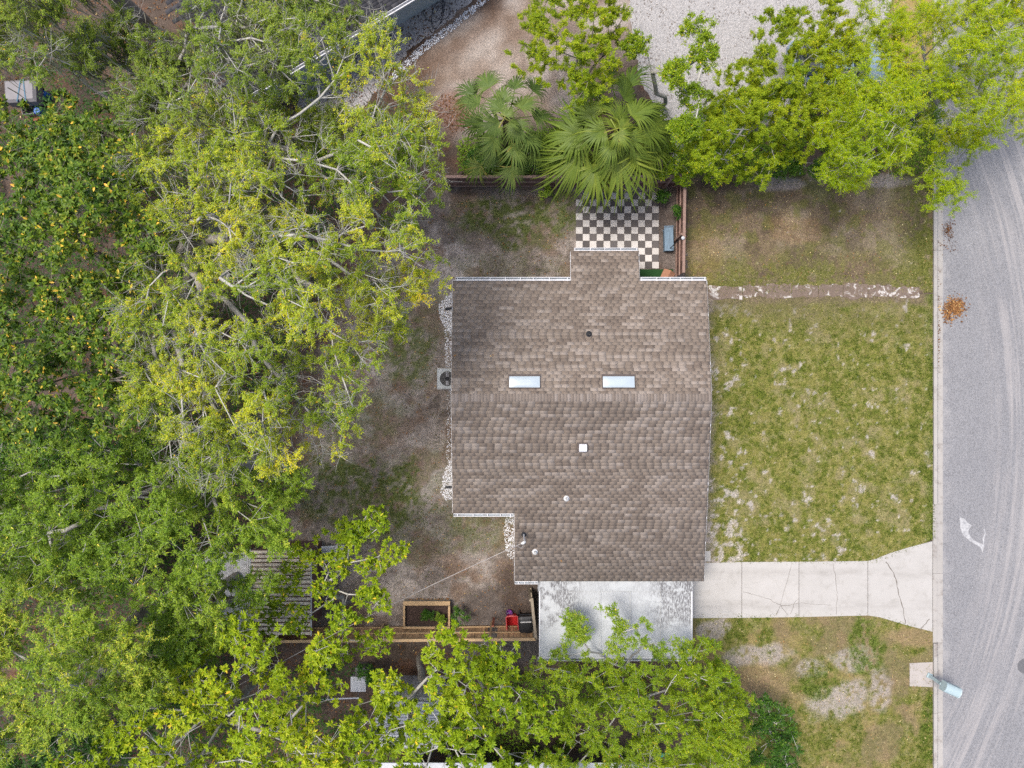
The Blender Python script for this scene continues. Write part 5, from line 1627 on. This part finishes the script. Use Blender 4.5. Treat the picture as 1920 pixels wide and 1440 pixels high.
    # hanging moss
    if moss:
        big = np.where((r > .010) & (A[:, 2] > 3))[0]
        pick = rng.choice(big, min(moss, len(big)), replace=False)
        V_, F_, T_ = [], [], []; base_i = 0
        for pi in pick:
            ns = rng.integers(30, 80); rad = rng.uniform(.10, .34); ll = rng.uniform(.4, 1.5)
            st = A[pi] + rng.normal(0, 1, (ns, 3)) * [rad, rad, .07]
            ln_ = ll * rng.uniform(.3, 1.0, ns); w = rng.uniform(.008, .018, ns); an = rng.uniform(0, 6.28, ns)
            sv = np.stack([np.cos(an), np.sin(an), 0 * an], 1)
            sway = rng.normal(0, .11, (ns, 3)) * [1, 1, 0]
            p1 = st + sway * .6 - np.array([0, 0, 1]) * (ln_ * .45)[:, None]; p2 = st + sway * 1.3 + rng.normal(0, .06, (ns, 3)) - np.array([0, 0, 1]) * ln_[:, None]
            V_.append(np.stack([st - sv * w[:, None], st + sv * w[:, None], p1 - sv * w[:, None], p1 + sv * w[:, None], p2], 1).reshape(-1, 3) - b)
            i = base_i + np.arange(ns)[:, None] * 5; base_i += ns * 5
            F_ += [i + np.array([0, 1, 3]), i + np.array([0, 3, 2]), i + np.array([2, 3, 4])]
            T_.append(np.repeat(rng.random(ns), 5))
        o = link('spanish_moss', np_mesh('spanish_moss', np.concatenate(V_), [np.concatenate(F_)], t=np.concatenate(T_), m=LEAF['moss']), root); o['kind'] = 'stuff'
    rng = rng_old
    TREES.append((label, nC, nt, m_, n))
    return root

# the yellow-tinged live oak that reaches over the back yard
tree('live_oak', 'big live oak with yellow-tinged leaves and pale lichen branches over the back yard', 'tree', (470, 470),
     [(300, 215), (480, 190), (560, 230), (700, 190), (800, 150), (815, 230), (860, 250), (830, 310), (840, 400), (815, 480), (815, 545), (745, 600), (735, 650), (690, 680), (705, 740), (650, 800), (655, 850), (560, 830), (545, 905), (470, 870), (380, 905), (290, 860), (235, 770), (250, 680), (215, 600), (250, 500), (330, 470), (300, 400), (230, 330), (270, 270)],
     12.2, 8.8, spacing=1.05, cr=.74, tips_per=13, leaf='oak', leaf_len=.068, wr=.42, per_tip=74, twig=.40, ntw=5, fork=.32, trunk_r=.42, seed=3, r_tip=.0105, tint=(-.01, .09, .52), jit=.65, flat=.6, bare=.26, under=.18, moss=60, lai=3.7,
     extra=[(690, 110, 10.5), (720, 90, 10.2), (640, 150, 10.5), (755, 165, 10), (610, 95, 11)])
# mossy oak in the north-west corner
tree('mossy_oak', 'green oak hung with grey moss, its thick lichen-covered fork showing north of the magnolia', 'tree', (388, 290),
     [(60, 60), (170, 60), (260, 90), (330, 40), (400, -20), (480, -30), (560, -30), (620, 40), (650, 110), (600, 190), (640, 240), (560, 290), (440, 270), (350, 240), (330, 160), (260, 130), (190, 150), (110, 180), (80, 130), (0, 150), (-60, 140), (-60, 60)],
     11.5, 8.4, spacing=1.2, cr=.85, tips_per=13, leaf='moss_oak', leaf_len=.070, wr=.4, per_tip=66, twig=.40, ntw=5, fork=.45, trunk_r=.34, seed=5, r_tip=.0095, tint=(.02, .10, .4), jit=.6, flat=.6, bare=.18, moss=110, lean=.02, lai=4.0,
     extra=[(200, 262, 7.0), (285, 300, 7.2), (235, 60, 9), (262, 190, 9.4), (300, 195, 9.2), (285, 165, 9.0), (300, 110, 8.6), (330, 150, 8), (200, 110, 8.6), (480, 15, 8.4), (560, 35, 8.2), (665, 50, 8), (520, 5, 8), (620, 15, 8)])
tree('mossy_oak', 'tall oak with a thick bare brown trunk at the north-west corner of the photograph', 'tree', (296, 70),
     [(-60, -70), (190, -70), (200, 0), (150, 40), (60, 70), (-60, 80)],
     11.5, 9.0, spacing=1.2, cr=.85, tips_per=13, leaf='moss_oak', leaf_len=.070, wr=.4, per_tip=66, twig=.40, ntw=5, fork=.5, trunk_r=.36, seed=35, r_tip=.0085, tint=(.08, .10, .4), jit=.6, flat=.6, bare=.12, moss=40, lean=.0, lai=4.0, bark='bark_b')
# the middle understorey oak below the gap
tree('water_oak', 'dark green oak between the yellow oak and the pale walkway', 'tree', (640, 400),
     [(560, 250), (640, 230), (700, 200), (760, 230), (760, 300), (840, 330), (800, 350), (690, 330), (600, 340), (540, 300)],
     7.5, 5.5, spacing=1.3, cr=.85, tips_per=14, leaf='laurel', leaf_len=.11, wr=.4, per_tip=40, twig=.35, seed=6, r_tip=.007, bark='bark_b', tint=(.05, .18, .3), lai=4.2)
tree('southern_magnolia', 'dark glossy magnolia with browning leaves at the western edge', 'tree', (330, 600),
     [(-80, 230), (60, 225), (150, 205), (250, 240), (290, 380), (330, 470), (300, 560), (300, 760), (250, 810), (130, 800), (60, 830), (-80, 800)],
     10.0, 8.0, spacing=1.05, cr=.85, tips_per=20, leaf='magnolia', leaf_len=.165, wr=.40, per_tip=17, mode='whorl', twig=.30, ntw=3, verts=6, fork=.4, trunk_r=.28, seed=8, bark='bark_b', tint=(.08, .2, .3), flat=.6, jit=.5, lai=4.2)
tree('laurel_oak', 'mid-green laurel oak below the yellow oak, leaves hanging over the yard edge', 'tree', (520, 850),
     [(60, 850), (200, 800), (330, 850), (420, 860), (540, 880), (570, 900), (540, 960), (545, 1010), (480, 1040), (430, 1080), (420, 1180), (360, 1200), (330, 1130), (200, 1100), (100, 1120), (-60, 1080), (-60, 880)],
     9.2, 6.4, spacing=1.25, cr=.85, tips_per=19, leaf='laurel', leaf_len=.105, wr=.36, per_tip=34, twig=.34, ntw=4, fork=.38, trunk_r=.28, seed=10, bark='bark', tint=(.04, .11, .35), jit=.55, under=.3, lai=3.7)
tree('pale_oak', 'pale yellow-green oak in the south-west corner of the photograph', 'tree', (330, 1110),
     [(-80, 1130), (60, 1120), (170, 1130), (270, 1190), (330, 1230), (300, 1300), (230, 1330), (160, 1370), (80, 1400), (20, 1420), (-80, 1440)],
     10.6, 8.0, spacing=1.3, cr=.85, tips_per=17, leaf='laurel', leaf_len=.10, wr=.34, per_tip=36, twig=.36, seed=12, tint=(.24, .11, .3), trunk_r=.25, jit=.5, lai=3.7)
tree('mulberry', 'mid-green tree beside the corrugated lean-to', 'tree', (470, 1060),
     [(270, 1090), (380, 1060), (470, 1040), (520, 1060), (500, 1100), (530, 1140), (480, 1170), (430, 1190), (400, 1260), (330, 1250), (280, 1190)],
     7.4, 5.6, spacing=1.2, cr=.8, tips_per=17, leaf='laurel', leaf_len=.10, wr=.36, per_tip=34, twig=.34, seed=13, tint=(0, .11, .3), trunk_r=.2, under=.3, lai=3.7)
tree('holly', 'dark holly bush beneath the magnolia and the mossy oak', 'shrub', (200, 260), [(40, 240), (140, 225), (200, 280), (280, 340), (260, 420), (120, 380), (40, 320)],
     5.0, 3.4, spacing=1.2, cr=.8, tips_per=14, leaf='dark', leaf_len=.12, wr=.42, per_tip=30, seed=30, tint=(.12, .2, .3), low=True, lai=2.8)
tree('holly', 'dark holly bush in the gap between the magnolia and the laurel oak', 'shrub', (180, 840), [(-40, 790), (120, 780), (260, 800), (300, 880), (180, 930), (-40, 900)],
     5.5, 3.8, spacing=1.2, cr=.8, tips_per=14, leaf='dark', leaf_len=.12, wr=.42, per_tip=30, seed=31, tint=(.18, .2, .3), low=True, lai=2.8)
tree('holly', 'dark bush under the pale oak beside the lime green tree', 'shrub', (330, 1290), [(200, 1240), (340, 1200), (420, 1240), (400, 1330), (280, 1360)],
     4.6, 3.2, spacing=1.2, cr=.8, tips_per=14, leaf='dark', leaf_len=.13, wr=.42, per_tip=30, seed=32, tint=(.2, .2, .3), low=True, lai=2.8)
tree('holly', 'dark holly bush under the laurel oak at the western edge', 'shrub', (150, 1010), [(-60, 900), (120, 900), (280, 980), (290, 1090), (150, 1130), (-60, 1080)],
     5.0, 3.4, spacing=1.2, cr=.85, tips_per=14, leaf='laurel', leaf_len=.12, wr=.42, per_tip=30, seed=33, tint=(-.2, .12, .3), low=True, lai=3.3)
tree('dark_laurel', 'dense dark green tree at the bottom west corner', 'tree', (260, 1330),
     [(-60, 1390), (60, 1370), (180, 1350), (260, 1380), (200, 1500), (-60, 1500)],
     5.5, 4.2, spacing=1.3, cr=.85, tips_per=15, leaf='dark', leaf_len=.13, wr=.4, per_tip=30, seed=14, tint=(0, .18, .3))
# bright large-leaved trees along the southern edge
tree('loquat_tree', 'bright lime green large-leaved tree at the bottom edge, west of the white shed', 'tree', (500, 1250),
     [(230, 1300), (300, 1250), (400, 1210), (420, 1150), (480, 1150), (500, 1190), (600, 1210), (650, 1250), (640, 1330), (680, 1380), (640, 1480), (300, 1500), (60, 1500), (100, 1420), (180, 1370)],
     8.4, 6.4, spacing=1.35, cr=.85, tips_per=13, leaf='lime', leaf_len=.155, wr=.36, per_tip=15, mode='whorl', twig=.34, ntw=3, verts=6, fork=.4, trunk_r=.17, seed=16, tint=(.03, .13, .36), r_tip=.009, flat=.65, jit=.6, lai=3.7)
tree('loquat_tree', 'bright lime green large-leaved tree spreading over the white shed', 'tree', (790, 1230),
     [(640, 1300), (700, 1280), (730, 1230), (790, 1250), (800, 1190), (850, 1170), (860, 1225), (920, 1215), (930, 1275), (990, 1300), (1000, 1340), (960, 1400), (1010, 1440), (980, 1500), (640, 1500), (650, 1400)],
     7.6, 5.8, spacing=1.3, cr=.82, tips_per=14, leaf='lime', leaf_len=.150, wr=.36, per_tip=15, mode='whorl', twig=.33, ntw=3, verts=6, fork=.4, trunk_r=.15, seed=17, tint=(.0, .13, .36), r_tip=.009, flat=.65, jit=.6, lai=4.2,
     extra=[(1010, 1345, 6), (930, 1240, 6)])
tree('young_loquat', 'young bright green tree with open branches beside the raised planter', 'tree', (655, 1130),
     [(600, 1060), (640, 990), (690, 960), (720, 975), (735, 1010), (785, 1020), (770, 1045), (730, 1060), (770, 1100), (750, 1140), (770, 1190), (700, 1230), (630, 1240), (570, 1180), (590, 1120), (550, 1080)],
     5.6, 3.6, spacing=1.15, cr=.55, tips_per=10, leaf='lime', leaf_len=.145, wr=.36, per_tip=12, mode='whorl', twig=.30, ntw=3, verts=6, fork=.3, trunk_r=.09, seed=18, tint=(-.06, .17, .25), r_tip=.008, flat=.8, jit=.5, low=False, lai=2.4,
     extra=[(705, 975, 5), (650, 1000, 4.6), (745, 1030, 4.6), (545, 1085, 4.2), (530, 1135, 4.0), (560, 1165, 4.2), (520, 1165, 3.8), (575, 1045, 4.2)])
tree('cherry_laurel', 'bright fine-leaved tree south of the carport', 'tree', (1150, 1280),
     [(1000, 1240), (1100, 1235), (1290, 1235), (1310, 1180), (1330, 1200), (1330, 1240), (1390, 1245), (1380, 1300), (1420, 1350), (1420, 1420), (1450, 1500), (1000, 1500), (1030, 1400), (1050, 1330), (1000, 1290)],
     5.6, 4.2, spacing=1.05, cr=.68, tips_per=22, leaf='lime', leaf_len=.080, wr=.36, per_tip=30, twig=.30, ntw=4, fork=.35, trunk_r=.13, seed=20, tint=(-.05, .13, .36), jit=.5, under=.35, lai=3.7)
def sprig(seed, px, py, z, r, n, m, base, lab):
    pass
tree('leaning_laurel', 'leafy shoots of a laurel leaning over the white carport roof', 'tree', (1165, 1245),
     [(1125, 1225), (1130, 1195), (1150, 1145), (1165, 1155), (1180, 1175), (1200, 1158), (1220, 1180), (1225, 1205), (1255, 1195), (1290, 1195), (1290, 1235), (1200, 1240)],
     4.6, 3.4, spacing=.62, cr=.36, tips_per=11, leaf='laurel', leaf_len=.105, wr=.40, per_tip=20, twig=.22, ntw=3, fork=.5, trunk_r=.07, seed=21, tint=(.12, .11, .25), jit=.2, under=.2,
     extra=[(1060, 1160, 3.6), (1078, 1168, 3.7), (1066, 1178, 3.5), (1080, 1195, 3.6), (1092, 1190, 3.6), (1052, 1225, 3.4), (1143, 1155, 4.4)])
tree('dark_shrub', 'dark green shrub on the patchy lawn edge south of the bright fine-leaved tree', 'shrub', (1440, 1362),
     [(1405, 1320), (1440, 1310), (1470, 1330), (1485, 1370), (1500, 1420), (1500, 1500), (1420, 1500), (1400, 1400)],
     2.2, 1.2, spacing=.6, cr=.42, tips_per=18, leaf='dark', leaf_len=.11, wr=.4, per_tip=18, twig=.2, ntw=3, fork=.25, trunk_r=.05, seed=22, tint=(.12, .2, .3), jit=.25)
# the northern row
tree('camphor_tree', 'olive-green tree above the large fan palm on the northern plot', 'tree', (1090, 200),
     [(1000, 70), (980, 40), (1010, -60), (1170, -60), (1175, 60), (1165, 160), (1130, 200), (1060, 210), (1000, 130), (950, 110)],
     6.4, 4.4, spacing=.85, cr=.66, tips_per=17, leaf='olive', leaf_len=.070, wr=.45, per_tip=34, twig=.28, fork=.3, trunk_r=.12, seed=24, lai=5.2, tint=(-.08, .14, .34), under=.3, r_tip=.0065, bare=.04, bark='bark_b')
tree('slender_tree', 'slender bright green tree standing on the white gravel', 'tree', (1240, 200),
     [(1170, 40), (1205, 25), (1225, 70), (1250, 110), (1265, 50), (1330, 30), (1360, 60), (1345, 110), (1320, 150), (1330, 250), (1250, 300), (1270, 200), (1220, 140), (1180, 110)],
     5.6, 3.4, spacing=.95, cr=.52, tips_per=15, leaf='lime', leaf_len=.09, wr=.42, per_tip=24, twig=.26, fork=.3, trunk_r=.09, seed=25, tint=(-.12, .18, .25), under=.3, low=False, lai=2.6)
tree('privet_tree', 'dense olive-green tree with rounded clumps at the end of the brown fence', 'tree', (1400, 260),
     [(1385, 110), (1390, 50), (1450, 15), (1500, 25), (1520, -10), (1590, -20), (1590, 60), (1600, 110), (1580, 150), (1580, 210), (1550, 260), (1500, 300), (1480, 330), (1400, 330), (1290, 330), (1280, 260), (1320, 200), (1330, 140)],
     6.4, 3.2, spacing=.85, cr=.62, tips_per=24, leaf='olive', leaf_len=.062, wr=.5, per_tip=40, twig=.24, ntw=4, fork=.25, trunk_r=.14, seed=26, tint=(.03, .14, .36), under=.3, jit=.45, flat=.7, lai=5.2,
     extra=[(1370, 215, 4.4), (1330, 240, 4.0), (1400, 150, 4.8), (1440, 190, 5.2), (1360, 280, 3.8), (1420, 250, 4.8), (1480, 240, 5.0), (1520, 180, 5.2)])
tree('chinaberry', 'bright yellow-green feathery tree overhanging the road and kerb', 'tree', (1690, 230),
     [(1540, 100), (1600, 70), (1680, 20), (1760, -40), (1990, -60), (1990, 150), (1960, 230), (1900, 260), (1860, 270), (1820, 310), (1770, 330), (1760, 290), (1700, 330), (1640, 345), (1560, 340), (1530, 290), (1545, 200)],
     7.6, 4.6, spacing=1.05, cr=.78, tips_per=17, leaf='fine', leaf_len=.068, wr=.34, per_tip=46, twig=.40, ntw=5, fork=.3, trunk_r=.15, seed=28, lai=3.3, tint=(.02, .12, .38), jit=.5, flat=.7, under=.3, r_tip=.006, bare=.03,
     extra=[(1775, 360, 4.4), (1768, 335, 4.5), (1640, 20, 6), (1625, 80, 5.4), (1840, 30, 7), (1800, 70, 6.6)])
for i, (poly, zt, ze, lf, tn, lab) in enumerate([
    ([(850, 308), (880, 280), (1000, 270), (1030, 300), (1000, 322), (860, 324)], 1.3, .8, 'dark', (0, .2, .3), 'dark green shrubs behind the brown fence below the blue-green palm'),
    ([(1230, 335), (1240, 280), (1290, 250), (1300, 330), (1280, 345)], 2.4, 1.4, 'lime', (-.2, .2, .2), 'bright green shrub over the corner of the brown fence'),
    ([(1430, 320), (1450, 295), (1500, 290), (1560, 300), (1540, 330), (1530, 352), (1515, 345), (1505, 330), (1470, 335)], 1.4, .6, 'dark', (.22, .2, .2), 'low deep green plant at the foot of the hedge trees'),
    ([(1040, 260), (1060, 200), (1130, 180), (1130, 240), (1080, 290)], 2.6, 1.4, 'olive', (-.05, .2, .2), 'olive shrub between the two fan palms'),
    ([(1290, 300), (1420, 310), (1440, 335), (1300, 342)], 2.0, 1.0, 'lime', (-.22, .2, .2), 'bright green hedge plant over the end of the brown fence'),
]):
    tree('shrub', lab, 'shrub', (sum(p[0] for p in poly) / len(poly), sum(p[1] for p in poly) / len(poly)), poly, zt, ze, spacing=.62, cr=.42, tips_per=14, leaf=lf, leaf_len=.09, wr=.45, per_tip=20, twig=.2, ntw=3, fork=.2, trunk_r=.04, seed=40 + i, tint=tn, jit=.2, under=.3)
def small_plant(px, py, r, h, lf, lab, seed, ll=.12, n=8, per=14, name='garden_plant', wr=.34, z=0.0):
    q = r * F / H
    poly = [(px + q * math.cos(a), py + q * math.sin(a)) for a in np.linspace(0, 6.28, 9)[:-1]]
    tree(name, lab, 'plant', (px, py), poly, z + h, z + h * .6, spacing=r * .8, cr=r * .5, tips_per=n, leaf=lf, leaf_len=ll, wr=wr, per_tip=per, twig=.16, ntw=3, fork=.2, trunk_r=.02, seed=seed, tint=(.05, .2, .2), jit=.05, r_tip=.004, base_z=z)
small_plant(863, 1153, .36, .8, 'dark', 'bushy green plant on the bare soil between planter and red tub', 61, .13, 12, 16)
small_plant(1243, 369, .24, .7, 'dark', 'dark green plant at the top corner of the checkerboard patio', 62, .16, 7, 10)
small_plant(1271, 396, .20, .9, 'dark', 'dark creeper plant against the brown fence by the blue-grey bench', 63, .10, 8, 14)
small_plant(1018, 360, .32, .7, 'laurel', 'small olive shrub at the foot of the fence under the palm', 64, .11, 10, 14)
small_plant(800, 1154, .15, .28, 'dark', 'young green seedling in the middle of the raised planter', 65, .10, 7, 9, z=.3)
small_plant(826, 1157, .15, .22, 'laurel', 'small dull green seedling near the planter corner', 66, .09, 6, 8, z=.3)
small_plant(965, 1263, .26, .5, 'dark', 'dark green weed on bare soil south of the fence', 67, .10, 9, 12)
small_plant(925, 1262, .24, .5, 'dark', 'dark weed on the bare soil nearest the lime green tree', 68, .10, 9, 12)
small_plant(700, 1268, .62, 1.5, 'dark', 'deep green shrub beside the white cabinet', 69, .15, 14, 14, name='shrub')
small_plant(610, 1245, .5, 1.2, 'dark', 'deep green shrub behind the pale fence near the slatted shed', 70, .14, 14, 14, name='shrub')
small_plant(686, 1040, .0001 + .16, .3, 'laurel', 'reddish potted cordyline beside the potting table', 71, .2, 4, 7) if False else None

def undergrowth(name, pts, n, hmax, label, leaf='dark', L=.11, dens_s=.45, cut=.42, tint=.35):
    q = in_poly_points(pts, n)
    k_ = fbm(q[:, 0], q[:, 1], dens_s, 301, 4)
    keep = k_ > cut
    for ax_, ay_, ar_ in ((45, 180, 1.15), (70, 195, .9), (672, 1285, .75), (630, 1312, .5)):      # nothing grows through the things stored there
        c_ = plan(ax_, ay_); keep &= np.hypot(q[:, 0] - c_[0], q[:, 1] - c_[1]) > ar_
    q = q[keep]; k_ = k_[keep]; m_ = len(q)
    hgt = hmax * np.clip((k_ - cut) * 4, .08, 1) * rng.uniform(.15, 1, m_) ** .6
    az = rng.uniform(0, 6.28, m_); el = rng.normal(.2, .35, m_)
    d = np.stack([np.cos(az) * np.cos(el), np.sin(az) * np.cos(el), np.sin(el)], 1)
    nr = unit(np.array([0, 0, 1.0]) + rng.normal(0, .45, (m_, 3)))
    t = tint + (fbm(q[:, 0], q[:, 1], .8, 311, 3) - .5) * .9 + rng.normal(0, .10, m_)
    me = leaf_mesh(name, np.concatenate([q, (hgt + .03)[:, None]], 1), d, nr, L * 1.25 * rng.uniform(.6, 1.3, m_), .42, np.clip(t, 0, .97), LEAF[leaf], 3)
    return tag(link(name, me), label, 'undergrowth', kind='stuff')
undergrowth('undergrowth', [(-60, 130), (150, 120), (330, 260), (560, 330), (700, 260), (740, 330), (640, 420), (560, 700), (500, 870), (470, 1010), (420, 1180), (470, 1240), (640, 1220), (720, 1240), (640, 1500), (-60, 1500)], 78000, 1.6, 'dark green undergrowth beneath the western trees', cut=.31)
undergrowth('undergrowth', [(860, 328), (860, 270), (1000, 250), (1280, 230), (1400, 170), (1560, 170), (1660, 130), (1745, 150), (1748, 328), (1290, 330)], 32000, 1.1, 'leafy undergrowth along the northern fence and hedge trees', leaf='laurel', cut=.34, tint=.3)
undergrowth('undergrowth', [(720, 1300), (1010, 1260), (1330, 1240), (1400, 1300), (1420, 1480), (720, 1480)], 20000, 1.0, 'weedy undergrowth beneath the trees south of the carport', leaf='laurel', cut=.46, tint=.25)

# ------------------------------------------------------------------ fan palms, every frond a part
def frond_mesh(L, spread, nl, petiole, droop, leafm, tone, rg):
    """fan leaf: origin at the petiole's foot, pointing +X, upper side +Z"""
    V, F_, T = [], [], []
    def strip(pts, ws, t, fold=.25, side=None):
        pts = np.array(pts); n = len(pts); base = len(V)
        for i in range(n):
            d = pts[min(i + 1, n - 1)] - pts[max(i - 1, 0)]; d = d / (np.linalg.norm(d) + 1e-9)
            s = np.cross(d, [0, 0, 1]); s = s / (np.linalg.norm(s) + 1e-9); u = np.cross(s, d)
            w = ws[i]
            V.extend([pts[i] - s * w + u * w * fold, pts[i], pts[i] + s * w + u * w * fold]); T.extend([t] * 3)
        for i in range(n - 1):
            a = base + i * 3
            F_.append((a, a + 1, a + 4, a + 3)); F_.append((a + 1, a + 2, a + 5, a + 4))
    pp = [np.array([petiole * t, 0, .10 * petiole * math.sin(t * 1.6)]) for t in np.linspace(0, 1, 5)]
    strip(pp, [.028, .022, .018, .016, .016], min(1, tone + .25), .5)
    hub = pp[-1]
    for i in range(nl):
        u = (i / (nl - 1)) * 2 - 1
        a = u * spread + rg.normal(0, .012)
        l = L * (1 - .42 * abs(u) ** 1.6) * rg.uniform(.93, 1.05)
        d = np.array([math.cos(a), math.sin(a), 0.0])
        st = hub + np.array([.16 * L * (1 - abs(u)), 0, -.02 * (1 - abs(u))])
        pts = []
        curl = droop * rg.uniform(.7, 1.4)
        sag = rg.normal(0, .11)
        for t in (0, .22, .45, .66, .84, 1.0):
            z = .10 * l * math.sin(t * 2.2) * (.5 + .5 * abs(u)) - curl * l * max(0, t - .35) ** 2 * 1.35
            lat = np.array([-d[1], d[0], 0]) * sag * l * t * t
            pts.append(st + d * l * (t - .06 * curl * t * t) + lat + np.array([0, 0, z]))
        w = max(.010, L * math.sin(spread / nl) * .74)
        ws = [w * .25, w * .60, w * .58, w * .40, w * .22, .002]
        strip(pts, ws, float(np.clip(tone + rg.normal(0, .10) + (.12 if abs(u) > .85 else 0), 0, 1)), .35)
    return np_mesh('frond', np.array(V), [np.array(F_)], t=T, m=leafm)

def palm(label, base, crown_px, zc, fronds, leafm, seed, trunk_r=.16):
    rg = np.random.default_rng(seed)
    b = plan(*base, 0); c = plan(*crown_px, zc)
    root = empty('fan_palm', b, 0, label, 'palm', 'fan palms behind the brown fence')
    pts = []; rr = []
    for i in range(30):
        t = i / 29
        p = b * (1 - t) + c * t; p[2] = zc * t
        pts.append(p - b); rr.append(trunk_r * (1.25 - .25 * min(1, t * 5)) * (1 + .06 * (i % 2)))
    mb = MB(); mb.tube([Vector(p) for p in pts], rr, 12)
    me = mb.mesh('trunk', M['palmbark'], True); link('trunk', me, root)
    for (hx_, hy_, ang_, Lpx, zh, tone) in fronds:
        if leafm == 'palm':
            tone -= .16
            if hy_ > 280: hy_ -= 14
        hub = plan(hx_, hy_, zh); dirv = hub - c
        pet = np.linalg.norm(dirv); k_ = (H - zh) / F
        L = Lpx * k_
        # the blade heads where it was seen to head; its stalk runs back to the crown
        az = math.radians(ang_)
        me = frond_mesh(L, rg.uniform(1.2, 1.8), int(rg.integers(30, 42)), min(max(.5, pet * .55), 1.1), rg.uniform(.6, 1.25), LEAF[leafm], tone, rg)
        foot = np.array([hub[0] - math.cos(az) * min(max(.5, pet * .55), 1.1), hub[1] - math.sin(az) * min(max(.5, pet * .55), 1.1), zh - .1])
        o = link('frond', me, root)
        out = math.hypot(hub[0] - c[0], hub[1] - c[1])
        pitch = rg.uniform(.05, .30) + .22 * max(0, out - .6)
        if pet < .5: pitch = rg.uniform(-.55, -.2)
        o.matrix_parent_inverse = Matrix.Identity(4)
        o.matrix_basis = Matrix.Translation(Vector(foot - b)) @ Matrix.Rotation(az, 4, 'Z') @ Matrix.Rotation(pitch, 4, 'Y') @ Matrix.Rotation(rg.uniform(-.6, .6), 4, 'X')
        # stalk from the crown to the blade
        mbs = MB(); f0 = Vector(c - b + [0, 0, -.15]); f1 = Vector(foot - b)
        mid = f0.lerp(f1, .55) + Vector((0, 0, .12))
        if (f1 - f0).length > .25:
            mbs.tube([f0, mid, f1], [.030, .022, .018], 6); mbs.build('stalk', M['palmbark'], root)
# angle: degrees, 0 = toward the road (east), 90 = north
right = [(1093, 245, 195, 96, 5.0, .62), (1092, 290, 232, 112, 4.7, .70), (1117, 318, 268, 98, 4.5, .72), (1160, 287, 285, 118, 4.8, .75), (1190, 295, 305, 100, 4.7, .78), (1208, 262, 350, 62, 4.6, .62),
         (1120, 215, 150, 62, 5.4, .52), (1158, 228, 70, 66, 5.7, .66), (1150, 262, 250, 62, 5.5, .60), (1185, 215, 30, 84, 5.3, .62), (1200, 235, 5, 92, 5.1, .66), (1172, 180, 75, 86, 5.3, .42), (1120, 170, 115, 66, 4.9, .34), (1180, 160, 68, 90, 4.8, .30),
         (1135, 240, 200, 70, 5.6, .55), (1080, 270, 215, 88, 4.5, .60), (1060, 300, 225, 66, 4.2, .66), (1210, 215, 40, 80, 4.9, .55), (1178, 252, 320, 58, 5.5, .64), (1098, 222, 172, 78, 4.8, .40), (1215, 285, 335, 70, 4.3, .70), (1150, 130, 95, 50, 4.3, .22), (1145, 205, 125, 55, 5.6, .7),
         (1140, 305, 255, 92, 4.2, .8), (1228, 245, 15, 60, 4.5, .5), (1152, 238, 110, 46, 5.9, .78), (1160, 246, 300, 44, 5.9, .72), (1162, 236, 20, 42, 6.0, .8)]
palm('large yellow-green fan palm drooping over the fence and checkerboard patio', (1118, 318), (1155, 240), 5.0, right, 'palm', 5)
left = [(918, 155, 118, 62, 4.3, .52), (966, 160, 80, 56, 4.3, .40), (898, 193, 160, 60, 4.2, .55), (945, 190, 100, 55, 4.7, .6), (975, 200, 45, 58, 4.7, .62), (935, 225, 200, 70, 4.6, .5), (965, 222, 285, 62, 4.7, .6), (925, 255, 262, 58, 4.3, .66),
        (960, 268, 295, 62, 4.2, .66), (985, 255, 330, 55, 4.2, .55), (958, 308, 265, 58, 3.4, .72), (897, 303, 215, 54, 3.3, .78), (905, 225, 175, 60, 4.2, .42), (1000, 215, 10, 60, 4.2, .42), (890, 170, 150, 58, 3.9, .30), (1000, 160, 60, 52, 3.9, .25), (940, 205, 130, 50, 4.9, .58), (995, 280, 320, 50, 3.6, .5), (925, 280, 235, 52, 3.6, .5), (948, 216, 60, 36, 5.0, .7), (955, 226, 330, 34, 5.0, .65)]
palm('blue-green fan palm behind the brown fence, next to the rusty leaf litter', (945, 290), (950, 222), 4.1, left, 'palm_blue', 9, .14)

if __name__ == '__main__':
    for a in TREES: print('TREE', a)
    print('TRIS', sum(len(o.data.polygons) for o in scene.objects if o.type == 'MESH'))
